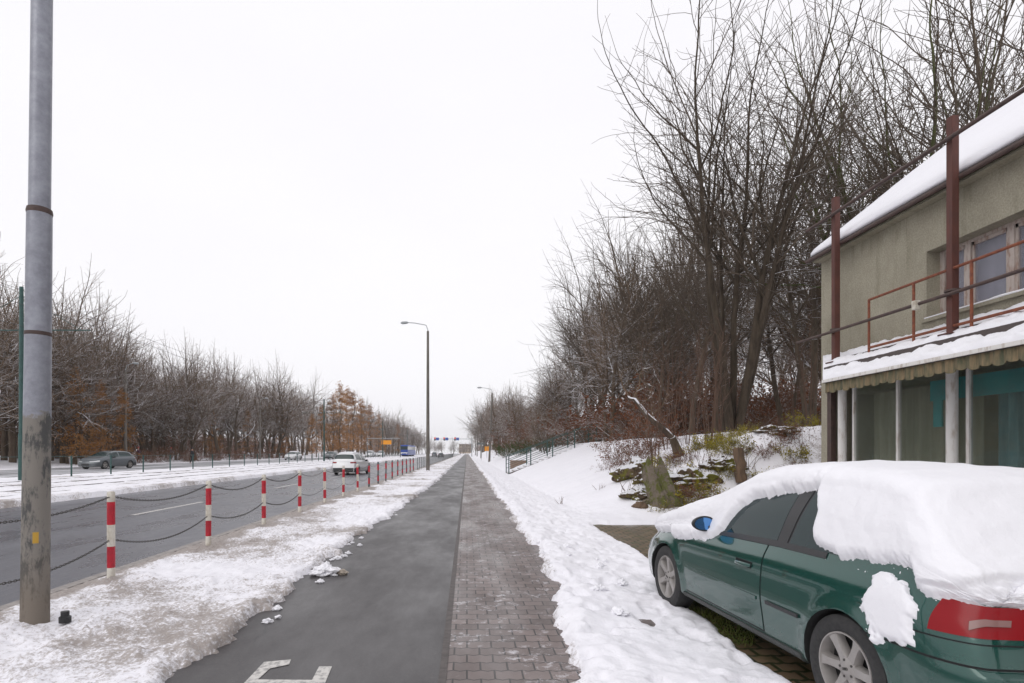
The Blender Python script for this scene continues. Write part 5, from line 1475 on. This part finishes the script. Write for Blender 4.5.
# SUV driving away in the right-hand lane
s0 = 13.4; Ys = F/s0
xs_ = (347-467)/s0
traffic_car((xs_-.15, Ys-.6, -.1), R(84), 'suv', white_p, 'white SUV driving away in the near lane beside the chain posts', snowtop=True)
traffic_car((-28.5, 47.8, .27), R(-96), 'hatch', grey_p, 'grey hatchback driving towards the camera on the far road').rotation_euler = (0, 0, R(-98))
traffic_car((-29.2, 98, .27), R(-92), 'hatch', white_p, 'white car on the far road below the russet hedge', snowtop=True)
traffic_car((-24.8, 106, .27), R(-92), 'hatch', dark_p, 'dark car on the far road just behind the white SUV')
traffic_car((-25.5, 152, .27), R(-92), 'suv', white_p, 'white snow-topped car on the far road left of the orange sign', snowtop=True)
traffic_car((-24.8, 166, .27), R(-92), 'suv', white_p, 'white snow-topped car on the far road right below the orange sign', snowtop=True)
traffic_car((-29.0, 175, .27), R(-92), 'hatch', white_p, 'white car half hidden behind those below the orange sign', snowtop=True)
traffic_car((-8.2, 178, -.1), R(90), 'hatch', dark_p, 'dark car far down the near road before the traffic signals')
traffic_car((-11.5, 200, -.1), R(90), 'suv', grey_p, 'grey car far down the near road in the left lane')
# tram
tm = thing('tram', (-19.3, 174, .3), 'blue and white tram coming towards the camera on the farther track', 'tram')
MB().box(-1.2, 1.2, 0, 26, .35, 2.0).build('lower_body', newmat('tram_blue', (.02,.06,.30), .3), tm, bevel=.12)
MB().box(-1.17, 1.17, .1, 25.9, 2.0, 3.1).build('window_band', M['cglass'], tm, bevel=.06)
MB().box(-1.2, 1.2, .02, 26, 3.1, 3.45).build('roof', newmat('tram_roof', (.03,.09,.42), .4), tm, bevel=.1)
MB().box(-1.1, 1.1, -.02, .01, .9, 1.2).build('front_stripe', M['plate'], tm)
for x in (-.8, .8): MB().lathe([(0,-.03),(.13,-.03),(.13,.0)], 12, 'y', (x, 0, .75)).build('headlight', M['plate'], tm)
for y in (4, 13, 22): MB().box(-1.0, 1.0, y-1, y+1, 0, .4).build('bogie', M['black'], tm)

# ------------------------------------------------------------------ people
def person(loc, rz, coat, hat, trousers, label, lean=0):
    z = tat(loc[0], loc[1])
    t = thing('person', (loc[0], loc[1], z+.04), label, 'person', None, rz)
    def skin(name, verts, edges, rads, mat, lv=1):
        me = bpy.data.meshes.new(name); me.from_pydata(verts, edges, []); o = bpy.data.objects.new(name, me); COL.objects.link(o)
        md = o.modifiers.new('s', 'SKIN'); 
        for i, r_ in enumerate(rads): me.skin_vertices[0].data[i].radius = (r_, r_) if not hasattr(r_, '__len__') else r_
        me.skin_vertices[0].data[0].use_root = True
        m2 = o.modifiers.new('u', 'SUBSURF'); m2.levels = lv; m2.render_levels = lv
        dg = bpy.context.evaluated_depsgraph_get(); dg.update(); nm = bpy.data.meshes.new_from_object(o.evaluated_get(dg)); o.modifiers.clear(); o.data = nm; nm.materials.clear(); nm.materials.append(mat)
        for p in nm.polygons: p.use_smooth = True
        o.parent = t; return o
    sk = newmat('skin', (.45,.27,.2), .6)
    skin('body', [(0,0,.95),(0,0,1.15),(0,0,1.38),(0,.01,1.50),(0,.02,1.58),(0,.03,1.68), (.09,.0,.9),(.10,.12,.5),(.10,.10,.1),(.10,.20,.06),(-.09,0,.9),(-.10,-.08,.5),(-.10,-.25,.12),(-.10,-.17,.06),
         (.19,0,1.4),(.25,-.06,1.15),(.25,.05,.92),(-.19,0,1.4),(-.25,.08,1.15),(-.25,.18,.95)],
         [(0,1),(1,2),(2,3),(3,4),(4,5),(0,6),(6,7),(7,8),(8,9),(0,10),(10,11),(11,12),(12,13),(2,14),(14,15),(15,16),(2,17),(17,18),(18,19)],
         [.13,.12,.14,.06,.085,.08,.09,.065,.045,.04,.09,.065,.045,.04,.06,.045,.035,.06,.045,.035], sk)
    skin('trousers', [(0,0,.93),(.09,0,.88),(.10,.12,.5),(.10,.10,.12),(-.09,0,.88),(-.10,-.08,.5),(-.10,-.24,.15)], [(0,1),(1,2),(2,3),(0,4),(4,5),(5,6)], [.15,.105,.082,.065,.105,.082,.065], trousers)
    skin('coat', [(0,0,.98),(0,0,1.15),(0,0,1.38),(0,.01,1.47),(.19,0,1.4),(.26,-.06,1.15),(.26,.05,.95),(-.19,0,1.4),(-.26,.08,1.15),(-.26,.18,.98),(0,0,.82)], [(0,1),(1,2),(2,3),(2,4),(4,5),(5,6),(2,7),(7,8),(8,9),(0,10)], [.17,.16,.17,.09,.08,.065,.055,.08,.065,.055,.19], coat)
    bm = bmesh.new(); bmesh.ops.create_uvsphere(bm, u_segments=14, v_segments=10, radius=.115)
    for v in bm.verts: v.co.z = max(v.co.z, -.03)
    for f in bm.faces: f.smooth = True
    me = bpy.data.meshes.new('hat'); bm.to_mesh(me); bm.free(); me.materials.append(hat); o = bpy.data.objects.new('hat', me); COL.objects.link(o); o.parent = t; o.location = (0,.02,1.69)
    return t
dk = newmat('dark_cloth', (.025,.025,.03), .9); gy = newmat('grey_cloth', (.09,.08,.10), .9); rd = newmat('red_cloth', (.45,.05,.05), .9); pp = newmat('plum_cloth', (.10,.05,.08), .9)
for px, Y, co, ha, lab in ((56, 66, dk, dk, 'person in dark clothes walking in the park left of the grey car'), (138.5, 70, pp, rd, 'person in a dark coat and red hat walking right of the grey car'), (171, 78, gy, rd, 'person in a grey coat and red hat farther along the park path'), (192, 62, dk, dk, 'person in black clothes at the far pavement, rightmost walker')):
    X = (px-467)*Y/F; person((X, Y), R(90 if px < 150 else -80), co, ha, dk, lab)

# ------------------------------------------------------------------ far buildings
def block(loc, w_, d_, h_, floors, cols, wallc, label):
    t = thing('building', loc, label, 'building'); wm = two('far_wall', wallc, tuple(c*.8 for c in wallc), .3, .9)
    MB().box(0, w_, 0, d_, 0, h_).build('wall', wm, t); MB().box(-.3, w_+.3, -.3, d_+.3, h_, h_+.6).build('roof', M['roof_dark'], t); MB().box(0, w_, 0, d_, h_+.61, h_+.8).build('roof_snow', M['snow'], t)
    for f in range(floors):
        for c in range(cols):
            x = (c+.5)*w_/cols; z = 1+(f+.3)*(h_-1)/floors
            MB().box(x-.7, x+.7, -.05, .05, z, z+1.5).build('window', M['cglass'], t)
block((-66, 380, 0), 26, 14, 17, 5, 7, (.26,.25,.25), 'grey flat-roofed block showing above the far end of the park belt')
block((-9, 640, 0), 15, 8, 10, 3, 6, (.42,.33,.25), 'pale building at the far end of the street')
for k_ in range(26):
    X = rng.uniform(-46, 16); Y = rng.uniform(470, 600); pr, u = protoS[k_ % 4]
    if -12 < X < 1 and Y > 560: continue
    place(pr, u, (X, Y, tat(X, Y)-.1), rng.uniform(0, 6.28), rng.uniform(.5, .95), 'tiny hazy tree closing the far end of the street', 'hazy trees at the street end')
# blades of grass around the parked car (cleared strip)
rg = random.Random(5); V = []; Fc = []
for _ in range(9000):
    X = rg.uniform(2.2, 3.1); Y = rg.uniform(3.4, 7.6)
    if fbm(np.array([X]), np.array([Y]), 2.2, 3, 66)[0] < .47: continue
    if zat(X, Y) > .0: continue
    h_ = rg.uniform(.015, .055); a = rg.uniform(0, 6.28); dx, dy = math.cos(a)*.004, math.sin(a)*.004; lx, ly = rg.gauss(0, .02), rg.gauss(0, .02); i = len(V)
    V += [(X-dx, Y-dy, 0), (X+dx, Y+dy, 0), (X+dx*.3+lx, Y+dy*.3+ly, h_), (X-dx*.3+lx, Y-dy*.3+ly, h_)]; Fc.append((i, i+1, i+2, i+3))
struct(mesh_np('grass', V, Fc, M['grass']), 'stuff')

# litter and dry stalks on the bank and under the wood
V = []; Fc = []
for _ in range(9000):
    px = rg.uniform(590, 900); Y = rg.uniform(12.8, 24)**1.0; X = (px-467)*Y/F
    if X < 4.6: continue
    dens = fbm(np.array([X]), np.array([Y]), .9, 3, 91)[0]
    if dens < .50+(.06 if px < 650 else 0)+rg.uniform(-.05, .05): continue
    z = zat(X, Y)+.012; s_ = rg.uniform(.015, .04); a = rg.uniform(0, 6.28); c, d = math.cos(a)*s_, math.sin(a)*s_; i = len(V); t1 = rg.uniform(-.4, .4)*s_
    V += [(X-c, Y-d, z), (X+d*.6, Y-c*.6, z+t1*.5+.01), (X+c, Y+d, z+.012), (X-d*.6, Y+c*.6, z-t1*.5+.01)]; Fc.append((i, i+1, i+2, i+3))
struct(mesh_np('fallen_leaves', V, Fc, M['leaf_brown']), 'stuff')
V = []; Fc = []
for _ in range(1500):
    px = rg.uniform(600, 850); Y = rg.uniform(13.2, 23); X = (px-467)*Y/F
    if X < 4.9: continue
    if fbm(np.array([X]), np.array([Y]), .8, 3, 93)[0] < .5+rg.uniform(-.06, .06): continue
    z = zat(X, Y)-.02; h_ = rg.uniform(.12, .75); w_ = .0045; p = Vector((X, Y, z)); d = Vector((rg.gauss(0,.3), rg.gauss(0,.3), 1)).normalized()
    for q in range(3):
        n2_ = p+d*h_/3
        i = len(V)
        for (pp_, ww_) in ((p, w_*(1-q*.25)), (n2_, w_*(.75-q*.22))):
            V += [(pp_.x-ww_, pp_.y-ww_*.5, pp_.z), (pp_.x+ww_, pp_.y-ww_*.5, pp_.z), (pp_.x, pp_.y+ww_, pp_.z)]
        Fc += [(i, i+1, i+4, i+3), (i+1, i+2, i+5, i+4), (i+2, i, i+3, i+5)]
        p = n2_; d = (d+Vector((rg.gauss(0,.2), rg.gauss(0,.2), 0))).normalized()
struct(mesh_np('dry_stalks', V, Fc, M['sapling']), 'stuff')
# the misty winter air
hz = MB().box(-445, 445, -165, 905, -2, 34)
hm = bpy.data.materials.new('haze'); hm.use_nodes = True; ht = hm.node_tree; ht.nodes.clear()
ho = ht.nodes.new('ShaderNodeOutputMaterial'); hv = ht.nodes.new('ShaderNodeVolumePrincipled'); hv.inputs['Density'].default_value = .00035; hv.inputs['Color'].default_value = (.95,.95,.97,1)
ht.links.new(hv.outputs['Volume'], ho.inputs['Volume'])
struct(hz.build('haze', hm), 'stuff')

# prototypes that found no place
for lst in (protos, protoS, moss, sp_, lp, bb, yb, gb):
    for pr, u in lst:
        if not u[0]:
            for ch in list(pr.children): bpy.data.objects.remove(ch)
            bpy.data.objects.remove(pr)
